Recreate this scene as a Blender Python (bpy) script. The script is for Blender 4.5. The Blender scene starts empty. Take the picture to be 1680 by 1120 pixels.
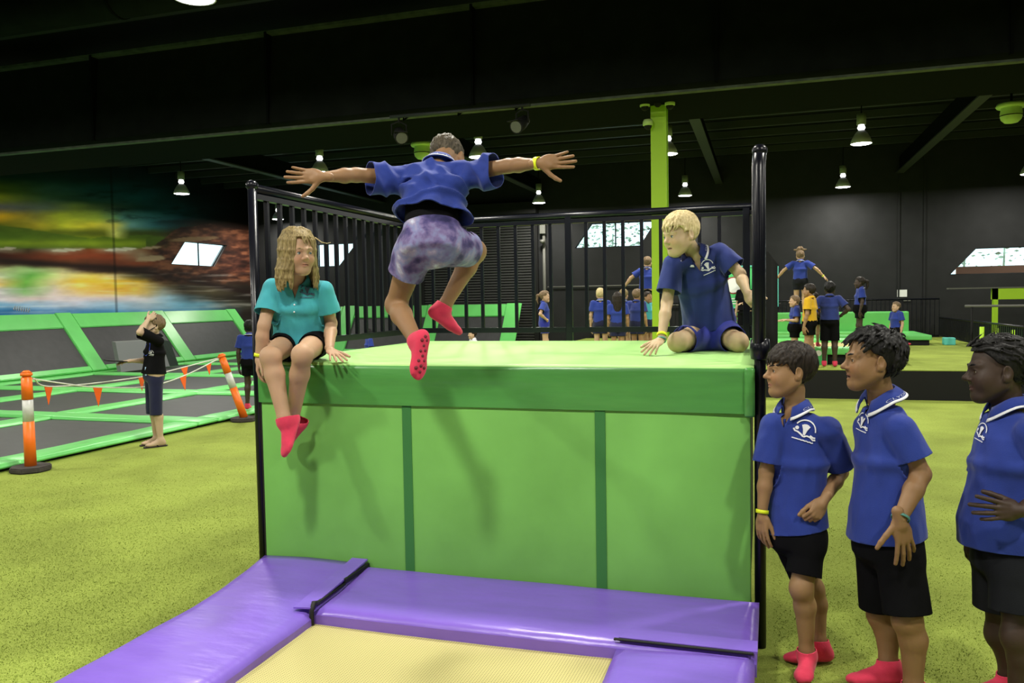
import bpy, bmesh, math, random
import numpy as np
from mathutils import Vector, Matrix
from mathutils.bvhtree import BVHTree
from mathutils.geometry import tessellate_polygon

random.seed(5)
RNG = np.random.default_rng(5)
SC = bpy.context.scene
COL = SC.collection

# ------------------------------------------------------------------ camera
IMG_W, IMG_H = 1680.0, 1120.0
FPX = 1320.0
YAW, PITCH, ROLL, CAM_Z = math.radians(17.3), 0.050, 0.017, 1.65
c_f = np.array([-math.sin(YAW) * math.cos(PITCH), math.cos(YAW) * math.cos(PITCH), -math.sin(PITCH)])
_r0 = np.array([math.cos(YAW), math.sin(YAW), 0.0])
_u0 = np.cross(_r0, c_f)
c_r = math.cos(ROLL) * _r0 - math.sin(ROLL) * _u0
c_u = math.sin(ROLL) * _r0 + math.cos(ROLL) * _u0
c_o = np.array([0.0, 0.0, CAM_Z])

cam_data = bpy.data.cameras.new('camera')
cam_data.sensor_width = 36.0
cam_data.sensor_fit = 'HORIZONTAL'
cam_data.lens = FPX / IMG_W * 36.0
cam_data.clip_start = 0.05
cam_data.clip_end = 200
cam = bpy.data.objects.new('camera', cam_data)
COL.objects.link(cam)
_m = Matrix.Identity(4)
for i in range(3):
    _m[i][0], _m[i][1], _m[i][2], _m[i][3] = c_r[i], c_u[i], -c_f[i], c_o[i]
cam.matrix_world = _m
SC.camera = cam

# ------------------------------------------------------------------ world, exposure
world = bpy.data.worlds.new('world')
SC.world = world
world.use_nodes = True
wn = world.node_tree
wn.nodes['Background'].inputs['Color'].default_value = (0.74, 0.93, 1.0, 1)
wn.nodes['Background'].inputs['Strength'].default_value = 2.2
SC.view_settings.view_transform = 'Standard'
SC.view_settings.look = 'None'
SC.view_settings.gamma = 1.0
SC.view_settings.use_curve_mapping = False
SC.view_settings.exposure = 0.0
LAMP_WATTS = 132.0
LAMP_COLOUR = (1.0, 0.97, 0.86)


# ------------------------------------------------------------------ pixel helpers (a pixel is only a direction)
def ray(x, y):
    return c_f + c_r * (x - 840.0) / FPX + c_u * (560.0 - y) / FPX


def on_z(x, y, z=0.0):
    d = ray(x, y)
    return c_o + d * (z - CAM_Z) / d[2]


def on_y(x, y, yy):
    d = ray(x, y)
    return c_o + d * yy / d[1]


def on_x(x, y, xx):
    d = ray(x, y)
    return c_o + d * xx / d[0]


def at_depth(x, y, t):
    return c_o + ray(x, y) * t


# ------------------------------------------------------------------ materials
MATS = {}


def mat(name, col, rough=0.6, spec=0.4, metal=0.0, noise=0.0, nscale=20.0, bump=0.0, bscale=60.0, emit=None, estr=0.0,
        sheen=0.0, sss=0.0, coat=0.0, stretch=None):
    m = bpy.data.materials.new(name)
    m.use_nodes = True
    nt = m.node_tree
    b = nt.nodes['Principled BSDF']
    b.inputs['Base Color'].default_value = (*col, 1)
    b.inputs['Roughness'].default_value = rough
    b.inputs['Specular IOR Level'].default_value = spec
    b.inputs['Metallic'].default_value = metal
    if sheen:
        b.inputs['Sheen Weight'].default_value = sheen
    if coat:
        b.inputs['Coat Weight'].default_value = coat
        b.inputs['Coat Roughness'].default_value = 0.15
    if sss:
        b.inputs['Subsurface Weight'].default_value = sss
        b.inputs['Subsurface Radius'].default_value = (0.012, 0.005, 0.003)
        b.inputs['Subsurface Scale'].default_value = 1.0
    if emit:
        b.inputs['Emission Color'].default_value = (*emit, 1)
        b.inputs['Emission Strength'].default_value = estr
    tc = None
    if noise or bump:
        tc = nt.nodes.new('ShaderNodeTexCoord')
        src = tc.outputs['Object']
        if stretch:
            mp = nt.nodes.new('ShaderNodeMapping')
            mp.inputs['Scale'].default_value = stretch
            nt.links.new(src, mp.inputs['Vector'])
            src = mp.outputs['Vector']
    if noise:
        n = nt.nodes.new('ShaderNodeTexNoise')
        n.inputs['Scale'].default_value = nscale
        n.inputs['Detail'].default_value = 5
        nt.links.new(src, n.inputs['Vector'])
        mx = nt.nodes.new('ShaderNodeMix')
        mx.data_type = 'RGBA'
        mx.inputs[6].default_value = (*[c * (1 - noise) for c in col], 1)
        mx.inputs[7].default_value = (*[min(1, c * (1 + noise)) for c in col], 1)
        mr = nt.nodes.new('ShaderNodeMapRange')
        mr.inputs[1].default_value = 0.3
        mr.inputs[2].default_value = 0.7
        nt.links.new(n.outputs['Fac'], mr.inputs[0])
        nt.links.new(mr.outputs[0], mx.inputs[0])
        nt.links.new(mx.outputs[2], b.inputs['Base Color'])
    if bump:
        n2 = nt.nodes.new('ShaderNodeTexNoise')
        n2.inputs['Scale'].default_value = bscale
        n2.inputs['Detail'].default_value = 4
        nt.links.new(src, n2.inputs['Vector'])
        bp = nt.nodes.new('ShaderNodeBump')
        bp.inputs['Strength'].default_value = bump
        bp.inputs['Distance'].default_value = 0.01
        nt.links.new(n2.outputs['Fac'], bp.inputs['Height'])
        nt.links.new(bp.outputs['Normal'], b.inputs['Normal'])
    MATS[name] = m
    return m


def vcol_mat(name, rough=0.7, spec=0.3, bump=0.0, bscale=50, sss=0.0):
    m = mat(name, (0.5, 0.5, 0.5), rough, spec, bump=bump, bscale=bscale, sss=sss)
    a = m.node_tree.nodes.new('ShaderNodeAttribute')
    a.attribute_name = 'paint'
    m.node_tree.links.new(a.outputs['Color'], m.node_tree.nodes['Principled BSDF'].inputs['Base Color'])
    return m


# ------------------------------------------------------------------ object helpers
def tag(o, label=None, cat=None, group=None, kind=None):
    if label:
        o['label'] = label
    if cat:
        o['category'] = cat
    if group:
        o['group'] = group
    if kind:
        o['kind'] = kind
    return o


def empty(name, loc=(0, 0, 0), label=None, cat=None, group=None, rz=0.0):
    o = bpy.data.objects.new(name, None)
    COL.objects.link(o)
    o.location = loc
    o.rotation_euler = (0, 0, rz)
    o.empty_display_size = 0.1
    return tag(o, label, cat, group)


def link(name, me, parent=None, loc=None, rot=None, keep=True):
    """link mesh data as an object; with a parent the mesh is given in world space unless keep is False"""
    o = bpy.data.objects.new(name, me)
    COL.objects.link(o)
    if loc is not None:
        o.location = loc
    if rot is not None:
        o.rotation_euler = rot
    if parent is not None:
        o.parent = parent
        if keep:
            o.matrix_parent_inverse = parent_matrix(parent).inverted()
    return o


def parent_matrix(p):
    m = Matrix.LocRotScale(p.location, p.rotation_euler, p.scale)
    if p.parent is not None:
        m = parent_matrix(p.parent) @ p.matrix_parent_inverse @ m
    return m


def to_mesh(name, bm, m, smooth=False):
    me = bpy.data.meshes.new(name)
    bm.normal_update()
    bm.to_mesh(me)
    bm.free()
    for x in (m if isinstance(m, (list, tuple)) else [m]):
        me.materials.append(x)
    if smooth:
        me.polygons.foreach_set('use_smooth', [True] * len(me.polygons))
    return me


def bm_obj(name, bm, m, parent=None, smooth=False, loc=None, rot=None, keep=True):
    return link(name, to_mesh(name, bm, m, smooth), parent, loc, rot, keep)


def add_box(bm, lo, hi, bevel=0.0, seg=2, mi=0):
    lo, hi = Vector(lo), Vector(hi)
    r = bmesh.ops.create_cube(bm, size=1.0)
    vs = r['verts']
    for v in vs:
        v.co = Vector([lo[i] + (v.co[i] + 0.5) * (hi[i] - lo[i]) for i in range(3)])
    fs = set(f for v in vs for f in v.link_faces)
    for f in fs:
        f.material_index = mi
    if bevel > 0:
        es = set(e for v in vs for e in v.link_edges)
        bmesh.ops.bevel(bm, geom=list(es), offset=bevel, segments=seg, profile=0.6, affect='EDGES')
    return vs


def box(name, lo, hi, m, parent=None, bevel=0.0, seg=2, smooth=False, keep=True):
    bm = bmesh.new()
    add_box(bm, lo, hi, bevel, seg)
    return bm_obj(name, bm, m, parent, smooth, keep=keep)


def frame_from(d):
    d = Vector(d).normalized()
    a = Vector((0, 0, 1)) if abs(d.z) < 0.95 else Vector((1, 0, 0))
    u = d.cross(a).normalized()
    return u, d.cross(u).normalized(), d


def add_tube(bm, pts, r, n=10, caps=True, mi=0):
    pts = [Vector(p) for p in pts]
    rs = r if isinstance(r, (list, tuple)) else [r] * len(pts)
    rings = []
    up = None
    for i, p in enumerate(pts):
        d = (pts[min(i + 1, len(pts) - 1)] - pts[max(i - 1, 0)]).normalized()
        if up is None:
            u, v, _ = frame_from(d)
        else:
            u = (up - d * up.dot(d)).normalized()
            v = d.cross(u)
        up = u
        rings.append([bm.verts.new(p + (u * math.cos(2 * math.pi * k / n) + v * math.sin(2 * math.pi * k / n)) * rs[i]) for k in range(n)])
    for a, b in zip(rings, rings[1:]):
        for k in range(n):
            f = bm.faces.new((a[k], a[(k + 1) % n], b[(k + 1) % n], b[k]))
            f.material_index = mi
            f.smooth = True
    if caps:
        bm.faces.new(rings[0][::-1]).material_index = mi
        bm.faces.new(rings[-1]).material_index = mi
    return rings


def tube(name, pts, r, m, parent=None, n=10, keep=True):
    bm = bmesh.new()
    add_tube(bm, pts, r, n)
    return bm_obj(name, bm, m, parent, keep=keep)


def add_lathe(bm, prof, n=24, c=(0, 0, 0), mi=0):
    """prof: list of (radius, z)"""
    c = Vector(c)
    rings = []
    for r, z in prof:
        if r < 1e-5:
            rings.append([bm.verts.new(c + Vector((0, 0, z)))])
        else:
            rings.append([bm.verts.new(c + Vector((r * math.cos(2 * math.pi * k / n), r * math.sin(2 * math.pi * k / n), z))) for k in range(n)])
    for a, b in zip(rings, rings[1:]):
        for k in range(n):
            k2 = (k + 1) % n
            if len(a) == 1 and len(b) == 1:
                continue
            if len(a) == 1:
                f = bm.faces.new((a[0], b[k2], b[k]))
            elif len(b) == 1:
                f = bm.faces.new((a[k], a[k2], b[0]))
            else:
                f = bm.faces.new((a[k], a[k2], b[k2], b[k]))
            f.smooth = True
            f.material_index = mi


def lathe(name, prof, m, parent=None, n=24, c=(0, 0, 0), keep=True):
    bm = bmesh.new()
    add_lathe(bm, prof, n, c)
    bmesh.ops.recalc_face_normals(bm, faces=bm.faces)
    return bm_obj(name, bm, m, parent, keep=keep)


def add_prism(bm, loop, vec, mi=0):
    """closed polygon loop (3d points) extruded by vec"""
    vec = Vector(vec)
    a = [bm.verts.new(Vector(p)) for p in loop]
    b = [bm.verts.new(Vector(p) + vec) for p in loop]
    n = len(a)
    fs = [bm.faces.new(a[::-1]), bm.faces.new(b)]
    for k in range(n):
        fs.append(bm.faces.new((a[k], a[(k + 1) % n], b[(k + 1) % n], b[k])))
    for f in fs:
        f.material_index = mi
    bmesh.ops.recalc_face_normals(bm, faces=fs)


def prism(name, loop, vec, m, parent=None, keep=True):
    bm = bmesh.new()
    add_prism(bm, loop, vec)
    return bm_obj(name, bm, m, parent, keep=keep)


def copy_tree(o, parent=None):
    c = o.copy()
    COL.objects.link(c)
    if parent is not None:
        c.parent = parent
    for ch in list(o.children):
        copy_tree(ch, c)
    return c


def vnoise(p, seed=0):
    """vectorised 3d value noise in [-1,1]; p (n,3)"""
    p = np.asarray(p, dtype=np.float64)
    i = np.floor(p).astype(np.int64)
    f = p - i
    f = f * f * (3 - 2 * f)

    def h(a, b, c):
        n = (a * 374761393 + b * 668265263 + c * 2147483647 + seed * 974711) & 0x7fffffff
        n = (n ^ (n >> 13)) * 1274126177 & 0x7fffffff
        n = n ^ (n >> 16)
        return (n & 0xffff) / 32767.5 - 1.0
    x, y, z = i[:, 0], i[:, 1], i[:, 2]
    out = 0
    for dx in (0, 1):
        wx = f[:, 0] if dx else 1 - f[:, 0]
        for dy in (0, 1):
            wy = f[:, 1] if dy else 1 - f[:, 1]
            for dz in (0, 1):
                wz = f[:, 2] if dz else 1 - f[:, 2]
                out = out + wx * wy * wz * h(x + dx, y + dy, z + dz)
    return out


def fbm(p, oct=4, seed=0):
    out, a = 0, 1.0
    for k in range(oct):
        out = out + a * vnoise(np.asarray(p) * 2 ** k, seed + k)
        a *= 0.5
    return out / 1.9


# ================================================================== MATERIALS FOR THE PLACE
def srgb(r, g, b, k=1.0):
    def f(c):
        c = c / 255.0
        return (c / 12.92 if c <= 0.04045 else ((c + 0.055) / 1.055) ** 2.4) * k
    return (f(r), f(g), f(b))


M_BLACKWALL = mat('black wall paint', (0.014, 0.0145, 0.0155), 0.7, 0.25, noise=0.15, nscale=3, bump=0.05, bscale=12)
M_ROOF = mat('black roof sheet', (0.006, 0.007, 0.006), 0.85, 0.15)
M_STEEL = mat('black painted steel', (0.0045, 0.0055, 0.005), 0.85, 0.03)
M_STEELLIT = mat('dark steel in lit edge tone', (0.055, 0.068, 0.05), 0.6, 0.3, noise=0.4, nscale=9)  # lighter than the beam: light catching the flange edges put into the colour
M_PURLIN = mat('dark grey purlin', (0.030, 0.034, 0.032), 0.5, 0.3)
M_DUCT = mat('dark fabric duct', (0.009, 0.0105, 0.009), 0.9, 0.04, noise=0.2, nscale=4)
M_RAIL = mat('navy black gloss powder coat', (0.0035, 0.004, 0.008), 0.28, 0.32)
M_LIME = mat('lime paint', (0.40, 0.66, 0.03), 0.5, 0.3)
M_PALELIME = mat('pale lime plastic', (0.50, 0.68, 0.22), 0.5, 0.3)
M_LAMPBOX = mat('lamp gear housing', (0.22, 0.25, 0.17), 0.6, 0.3)
M_REFLECT = mat('aluminium reflector', (0.45, 0.46, 0.48), 0.4, 0.5, metal=0.15)
M_GLOW = mat('lamp lens', (1, 1, 1), 0.5, emit=(1.0, 0.93, 1.0), estr=14.0)
M_NECKGLOW = mat('lamp neck glow', (1, 1, 1), 0.5, emit=(1.0, 1.0, 1.0), estr=3.0)
M_WHITE = mat('white plastic', (0.75, 0.76, 0.74), 0.5)
M_GREYPIPE = mat('grey conduit', (0.12, 0.12, 0.105), 0.5, 0.4)
M_GREENV = mat('green vinyl', (0.105, 0.50, 0.075), 0.33, 0.5, noise=0.06, nscale=2.0, bump=0.10, bscale=5, stretch=(1, 1, 3))
M_GREENV2 = mat('green vinyl court', (0.15, 0.60, 0.15), 0.36, 0.45, noise=0.05, nscale=3.0, bump=0.25, bscale=5)
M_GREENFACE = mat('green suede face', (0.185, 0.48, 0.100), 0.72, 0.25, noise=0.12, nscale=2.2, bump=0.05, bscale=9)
M_GREENTOP = mat('green top mat in lit tone', (0.38, 0.68, 0.22), 0.5, 0.35, noise=0.05, nscale=3)  # vinyl made paler here: light falling on the block top is in its colour
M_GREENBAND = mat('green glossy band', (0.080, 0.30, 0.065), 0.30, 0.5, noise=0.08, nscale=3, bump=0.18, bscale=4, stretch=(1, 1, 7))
M_STRIP = mat('dark green strip', (0.050, 0.20, 0.055), 0.8, 0.15)
M_BED = mat('black trampoline bed', (0.050, 0.050, 0.052), 0.55, 0.35, noise=0.1, nscale=6)
M_DARKEDGE = mat('black edging', (0.008, 0.008, 0.008), 0.6)
M_PURPLE = mat('purple vinyl', (0.20, 0.110, 0.56), 0.30, 0.5, noise=0.06, nscale=4, bump=0.35, bscale=6, stretch=(1, 3, 1))
M_ORANGE = mat('orange plastic', (0.90, 0.17, 0.012), 0.4, 0.4)
M_SILVER = mat('reflective silver tape', (0.60, 0.60, 0.58), 0.35, 0.5, noise=0.2, nscale=9)
M_RUBBER = mat('grey rubber base', (0.055, 0.048, 0.043), 0.85, 0.2, noise=0.25, nscale=15, bump=0.3)
M_FLAG = mat('orange flag', (0.90, 0.13, 0.015), 0.6)
M_ROPE = mat('white rope', (0.72, 0.72, 0.66), 0.8)
M_MAT = mat('grey crash mat', (0.17, 0.18, 0.18), 0.6)
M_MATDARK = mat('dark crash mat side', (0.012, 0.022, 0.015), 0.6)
M_TEAL = mat('teal foam', (0.12, 0.60, 0.52), 0.6)
M_BOARD = mat('green banner', (0.08, 0.52, 0.16), 0.5)
M_BLACK = mat('matt black', (0.010, 0.010, 0.010), 0.7, 0.2)
M_SHUTTER = mat('dark shutter', (0.045, 0.045, 0.045), 0.45, 0.4)
M_LEAF = mat('outside leaves', (0.55, 0.70, 0.45), 0.7, noise=0.6, nscale=6)
M_SILL = mat('outside paving', (0.55, 0.55, 0.50), 0.8)
M_BRICKRED = mat('outside red fence', (0.55, 0.22, 0.13), 0.8)

# glass
M_GLASS = bpy.data.materials.new('window glass')
M_GLASS.use_nodes = True
_nt = M_GLASS.node_tree
_nt.nodes.remove(_nt.nodes['Principled BSDF'])
_tr = _nt.nodes.new('ShaderNodeBsdfTransparent')
_tr.inputs['Color'].default_value = (0.90, 0.97, 0.97, 1)
_gl = _nt.nodes.new('ShaderNodeBsdfGlossy')
_gl.inputs['Roughness'].default_value = 0.03
_mx = _nt.nodes.new('ShaderNodeMixShader')
_mx.inputs[0].default_value = 0.05
_nt.links.new(_tr.outputs[0], _mx.inputs[1])
_nt.links.new(_gl.outputs[0], _mx.inputs[2])
_nt.links.new(_mx.outputs[0], _nt.nodes['Material Output'].inputs['Surface'])


def turf_material():
    m = bpy.data.materials.new('lime turf')
    m.use_nodes = True
    nt = m.node_tree
    b = nt.nodes['Principled BSDF']
    b.inputs['Roughness'].default_value = 0.9
    b.inputs['Specular IOR Level'].default_value = 0.1
    tc = nt.nodes.new('ShaderNodeTexCoord')

    def noise(scale, detail, lo, hi):
        n = nt.nodes.new('ShaderNodeTexNoise')
        n.inputs['Scale'].default_value = scale
        n.inputs['Detail'].default_value = detail
        nt.links.new(tc.outputs['Object'], n.inputs['Vector'])
        r = nt.nodes.new('ShaderNodeMapRange')
        r.inputs[1].default_value, r.inputs[2].default_value = lo, hi
        nt.links.new(n.outputs['Fac'], r.inputs[0])
        return n, r.outputs[0]

    def mixc(fac, a, c):
        x = nt.nodes.new('ShaderNodeMix')
        x.data_type = 'RGBA'
        nt.links.new(fac, x.inputs[0])
        for s, v in ((6, a), (7, c)):
            if isinstance(v, tuple):
                x.inputs[s].default_value = (*v, 1)
            else:
                nt.links.new(v, x.inputs[s])
        return x.outputs[2]
    n1, f1 = noise(170, 4, 0.35, 0.65)
    n2, f2 = noise(1.3, 3, 0.35, 0.65)
    n3, f3 = noise(45, 3, 0.35, 0.65)
    c1 = mixc(f1, TURF_A, TURF_B)
    c2 = mixc(f3, TURF_C, TURF_B)
    x = nt.nodes.new('ShaderNodeMix')
    x.data_type = 'RGBA'
    x.inputs[0].default_value = 0.4
    nt.links.new(c1, x.inputs[6])
    nt.links.new(c2, x.inputs[7])
    y = nt.nodes.new('ShaderNodeMix')
    y.data_type = 'RGBA'
    y.blend_type = 'MULTIPLY'
    y.inputs[0].default_value = 0.25
    nt.links.new(x.outputs[2], y.inputs[6])
    nt.links.new(f2, y.inputs[7])
    nt.links.new(y.outputs[2], b.inputs['Base Color'])
    bp = nt.nodes.new('ShaderNodeBump')
    bp.inputs['Strength'].default_value = 0.8
    bp.inputs['Distance'].default_value = 0.012
    nt.links.new(n1.outputs['Fac'], bp.inputs['Height'])
    nt.links.new(bp.outputs['Normal'], b.inputs['Normal'])
    return m


TURF_A, TURF_B, TURF_C = (0.190, 0.265, 0.040), (0.420, 0.500, 0.105), (0.26, 0.34, 0.050)
M_TURF = turf_material()


def weave_material():
    m = bpy.data.materials.new('yellow woven bed')
    m.use_nodes = True
    nt = m.node_tree
    b = nt.nodes['Principled BSDF']
    b.inputs['Roughness'].default_value = 0.7
    b.inputs['Specular IOR Level'].default_value = 0.2
    tc = nt.nodes.new('ShaderNodeTexCoord')
    mp = nt.nodes.new('ShaderNodeMapping')
    mp.inputs['Rotation'].default_value = (0, 0, math.radians(3))
    nt.links.new(tc.outputs['Object'], mp.inputs['Vector'])
    outs = []
    for d in ('X', 'Y'):
        w = nt.nodes.new('ShaderNodeTexWave')
        w.bands_direction = d
        w.inputs['Scale'].default_value = 26.0
        nt.links.new(mp.outputs['Vector'], w.inputs['Vector'])
        outs.append(w.outputs['Fac'])
    mu = nt.nodes.new('ShaderNodeMath')
    mu.operation = 'MULTIPLY'
    nt.links.new(outs[0], mu.inputs[0])
    nt.links.new(outs[1], mu.inputs[1])
    x = nt.nodes.new('ShaderNodeMix')
    x.data_type = 'RGBA'
    x.inputs[6].default_value = (0.58, 0.52, 0.22, 1)
    x.inputs[7].default_value = (0.25, 0.22, 0.09, 1)
    nt.links.new(mu.outputs[0], x.inputs[0])
    nt.links.new(x.outputs[2], b.inputs['Base Color'])
    bp = nt.nodes.new('ShaderNodeBump')
    bp.inputs['Strength'].default_value = 0.4
    bp.inputs['Distance'].default_value = 0.003
    bp.invert = True
    nt.links.new(mu.outputs[0], bp.inputs['Height'])
    nt.links.new(bp.outputs['Normal'], b.inputs['Normal'])
    return m


M_WEAVE = weave_material()

# ================================================================== THE ROOM
XL, XR, YF, YB, ZR = -17.15, 9.5, -12.0, 24.4, 5.75
KW = 24.4 / 23.35


def struct(o):
    o['kind'] = 'structure'
    return o


struct(box('floor', (XL, YF, -0.3), (XR, YB, 0.0), M_TURF))


def turf_blades():
    """short pile standing on the nearer turf, too fine to count"""
    n = 170000
    A = []
    for x0, x1, y0, y1, share in ((-7.0, -2.76, 2.0, 9.5, .6), (0.05, 4.2, 2.6, 9.5, .4)):
        m = int(n * share)
        q = np.c_[RNG.uniform(x0, x1, m), y0 + np.abs(RNG.normal(0, 2.2, m))]
        A.append(q[q[:, 1] < y1])
    A = np.concatenate(A)
    m = len(A)
    a = RNG.uniform(0, 2 * math.pi, m)
    h = RNG.uniform(.003, .008, m)
    w = RNG.uniform(.0018, .0032, m)
    ln = RNG.normal(0, .005, (m, 2))
    V = np.zeros((m, 3, 3))
    V[:, 0, :2] = A + np.c_[np.cos(a), np.sin(a)] * w[:, None]
    V[:, 1, :2] = A - np.c_[np.cos(a), np.sin(a)] * w[:, None]
    V[:, 2, :2] = A + ln
    V[:, 2, 2] = h
    me = bpy.data.meshes.new('turf_pile')
    me.vertices.add(3 * m)
    me.vertices.foreach_set('co', V.astype(np.float32).ravel())
    me.loops.add(3 * m)
    me.loops.foreach_set('vertex_index', np.arange(3 * m, dtype=np.int32))
    me.polygons.add(m)
    me.polygons.foreach_set('loop_start', np.arange(0, 3 * m, 3, dtype=np.int32))
    me.update(calc_edges=True)
    me.materials.append(M_TURF)
    tag(link('turf_pile', me), 'short lime green artificial turf pile round the green block', 'turf', kind='stuff')


turf_blades()
struct(box('ceiling', (XL - 0.3, YF - 0.3, ZR), (XR + 0.3, YB + 0.3, ZR + 0.2), M_ROOF))


def wall_panel(name, axis, pos, u0, u1, z0, z1, holes, thick, m):
    """flat wall with polygon openings; axis 'x' -> plane x=pos with u=y, axis 'y' -> plane y=pos with u=x"""
    def P(u, z, off=0.0):
        return Vector((pos + off, u, z)) if axis == 'x' else Vector((u, pos + off, z))
    loops = [[(u0, z0), (u1, z0), (u1, z1), (u0, z1)]] + holes
    flat = [p for l in loops for p in l]
    tris = tessellate_polygon([[Vector((a, b, 0)) for a, b in l] for l in loops])
    bm = bmesh.new()
    front = [bm.verts.new(P(a, b)) for a, b in flat]
    back = [bm.verts.new(P(a, b, thick)) for a, b in flat]
    for t in tris:
        bm.faces.new([front[i] for i in t])
        bm.faces.new([back[i] for i in reversed(t)])
    s = 0
    for l in loops:
        n = len(l)
        for k in range(n):
            bm.faces.new((front[s + k], front[s + (k + 1) % n], back[s + (k + 1) % n], back[s + k]))
        s += n
    bmesh.ops.recalc_face_normals(bm, faces=bm.faces)
    return struct(bm_obj(name, bm, m))


W1 = [(19.50, 2.89), (21.45, 2.89), (22.09, 3.60), (20.14, 3.60)]                    # on the mural wall (y, z)
W2 = [(-15.3, 2.88), (-13.11, 2.88), (-12.45, 3.61), (-14.6, 3.61)]                  # back wall (x, z)
W3 = [(-5.28, 3.18), (-3.36, 3.18), (-2.90, 3.88), (-4.78, 3.88)]
W4 = [(4.64, 2.14), (8.3, 2.14), (7.7, 2.81), (5.25, 2.81)]
W1, W2, W3, W4 = [[(a * KW, 1.65 + (b - 1.65) * KW) for a, b in w] for w in (W1, W2, W3, W4)]
wall_panel('wall_back', 'y', YB, XL, XR, -0.3, ZR, [W2, W3, W4], 0.18, M_BLACKWALL)
struct(box('wall_right', (XR, YF, -0.3), (XR + 0.2, YB, ZR), M_BLACKWALL))
struct(box('wall_front', (XL, YF - 0.2, -0.3), (XR, YF, ZR), M_BLACKWALL))

# ---- the mural wall: colours sampled by eye, set out on the wall in metres
MURAL = {
    270: [(0, 6, 22, 18), (200, 5, 14, 14), (400, 3, 3, 3)],
    290: [(0, 14, 40, 30), (80, 10, 40, 38), (180, 8, 34, 38), (260, 6, 28, 34), (400, 3, 3, 3)],
    310: [(0, 90, 100, 30), (75, 60, 90, 85), (175, 15, 62, 72), (250, 10, 57, 72), (325, 3, 8, 10), (400, 3, 3, 3)],
    325: [(0, 150, 150, 40), (80, 70, 95, 75), (150, 45, 80, 85), (240, 20, 75, 90), (320, 5, 25, 30), (400, 3, 3, 3)],
    340: [(0, 110, 105, 110), (75, 95, 108, 95), (125, 120, 135, 60), (187, 60, 82, 72), (240, 25, 62, 72), (300, 10, 55, 68), (360, 5, 20, 25), (410, 3, 3, 3)],
    355: [(0, 225, 170, 30), (60, 150, 140, 60), (100, 175, 182, 50), (160, 165, 182, 70), (200, 90, 145, 142), (250, 60, 122, 138), (300, 15, 62, 78), (350, 5, 20, 25), (410, 4, 4, 4)],
    370: [(0, 100, 105, 20), (60, 170, 150, 40), (100, 192, 192, 50), (150, 222, 207, 60), (190, 232, 222, 110), (215, 120, 172, 172), (250, 60, 122, 138), (290, 20, 62, 72), (330, 40, 25, 15), (390, 30, 15, 10)],
    383: [(0, 70, 100, 15), (80, 100, 110, 20), (130, 90, 100, 25), (170, 95, 100, 25), (192, 205, 205, 110), (215, 60, 75, 25), (260, 60, 70, 25), (300, 55, 35, 20), (350, 90, 50, 30), (400, 80, 45, 30)],
    395: [(0, 60, 110, 20), (80, 120, 140, 25), (150, 130, 150, 25), (200, 90, 110, 20), (240, 80, 100, 20), (280, 90, 80, 40), (330, 70, 40, 25), (400, 60, 30, 20)],
    408: [(0, 150, 140, 120), (45, 60, 50, 30), (100, 165, 155, 135), (145, 120, 60, 30), (190, 172, 167, 147), (240, 110, 70, 45), (300, 80, 40, 30), (400, 50, 25, 20)],
    420: [(0, 60, 25, 15), (60, 100, 45, 25), (120, 130, 60, 35), (180, 125, 55, 30), (232, 142, 122, 97), (270, 100, 55, 35), (380, 60, 30, 35)],
    432: [(0, 60, 40, 30), (60, 40, 20, 15), (120, 90, 50, 30), (180, 90, 45, 30), (250, 120, 60, 35), (300, 70, 40, 40), (380, 90, 50, 50)],
    442: [(0, 190, 200, 140), (50, 150, 190, 120), (100, 180, 170, 120), (130, 60, 40, 35), (180, 40, 25, 20), (250, 35, 25, 25), (300, 30, 25, 30), (380, 70, 35, 40)],
    452: [(0, 200, 205, 170), (50, 110, 182, 80), (100, 222, 212, 150), (150, 237, 207, 100), (185, 210, 180, 110), (220, 90, 80, 50), (260, 40, 35, 40), (330, 25, 25, 35), (400, 40, 25, 25)],
    465: [(0, 225, 190, 110), (45, 120, 182, 80), (90, 217, 202, 150), (130, 242, 192, 60), (180, 242, 192, 60), (230, 237, 187, 60), (262, 120, 100, 60), (300, 40, 35, 30), (350, 60, 50, 40), (400, 30, 25, 20)],
    478: [(0, 202, 197, 202), (45, 140, 187, 120), (90, 217, 197, 190), (140, 232, 192, 120), (200, 237, 177, 70), (240, 227, 192, 110), (270, 150, 150, 140), (300, 60, 50, 40), (350, 80, 70, 50), (400, 30, 25, 20)],
    490: [(0, 217, 207, 217), (60, 217, 197, 195), (120, 212, 197, 207), (180, 217, 202, 207), (240, 212, 207, 217), (280, 150, 187, 212), (310, 80, 100, 110), (350, 50, 45, 35), (400, 30, 25, 20)],
    500: [(0, 110, 162, 202), (60, 150, 182, 217), (120, 192, 197, 217), (180, 150, 187, 217), (240, 182, 202, 222), (300, 120, 177, 207), (340, 100, 142, 162), (380, 60, 60, 50)],
    514: [(0, 40, 110, 170), (80, 60, 120, 170), (180, 70, 137, 187), (260, 90, 152, 192), (320, 100, 162, 192), (360, 70, 112, 132), (400, 40, 35, 30)],
    560: [(0, 40, 110, 170), (400, 40, 60, 60)],
}
M_MURAL = vcol_mat('mural paint', 0.75, 0.2)


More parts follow.
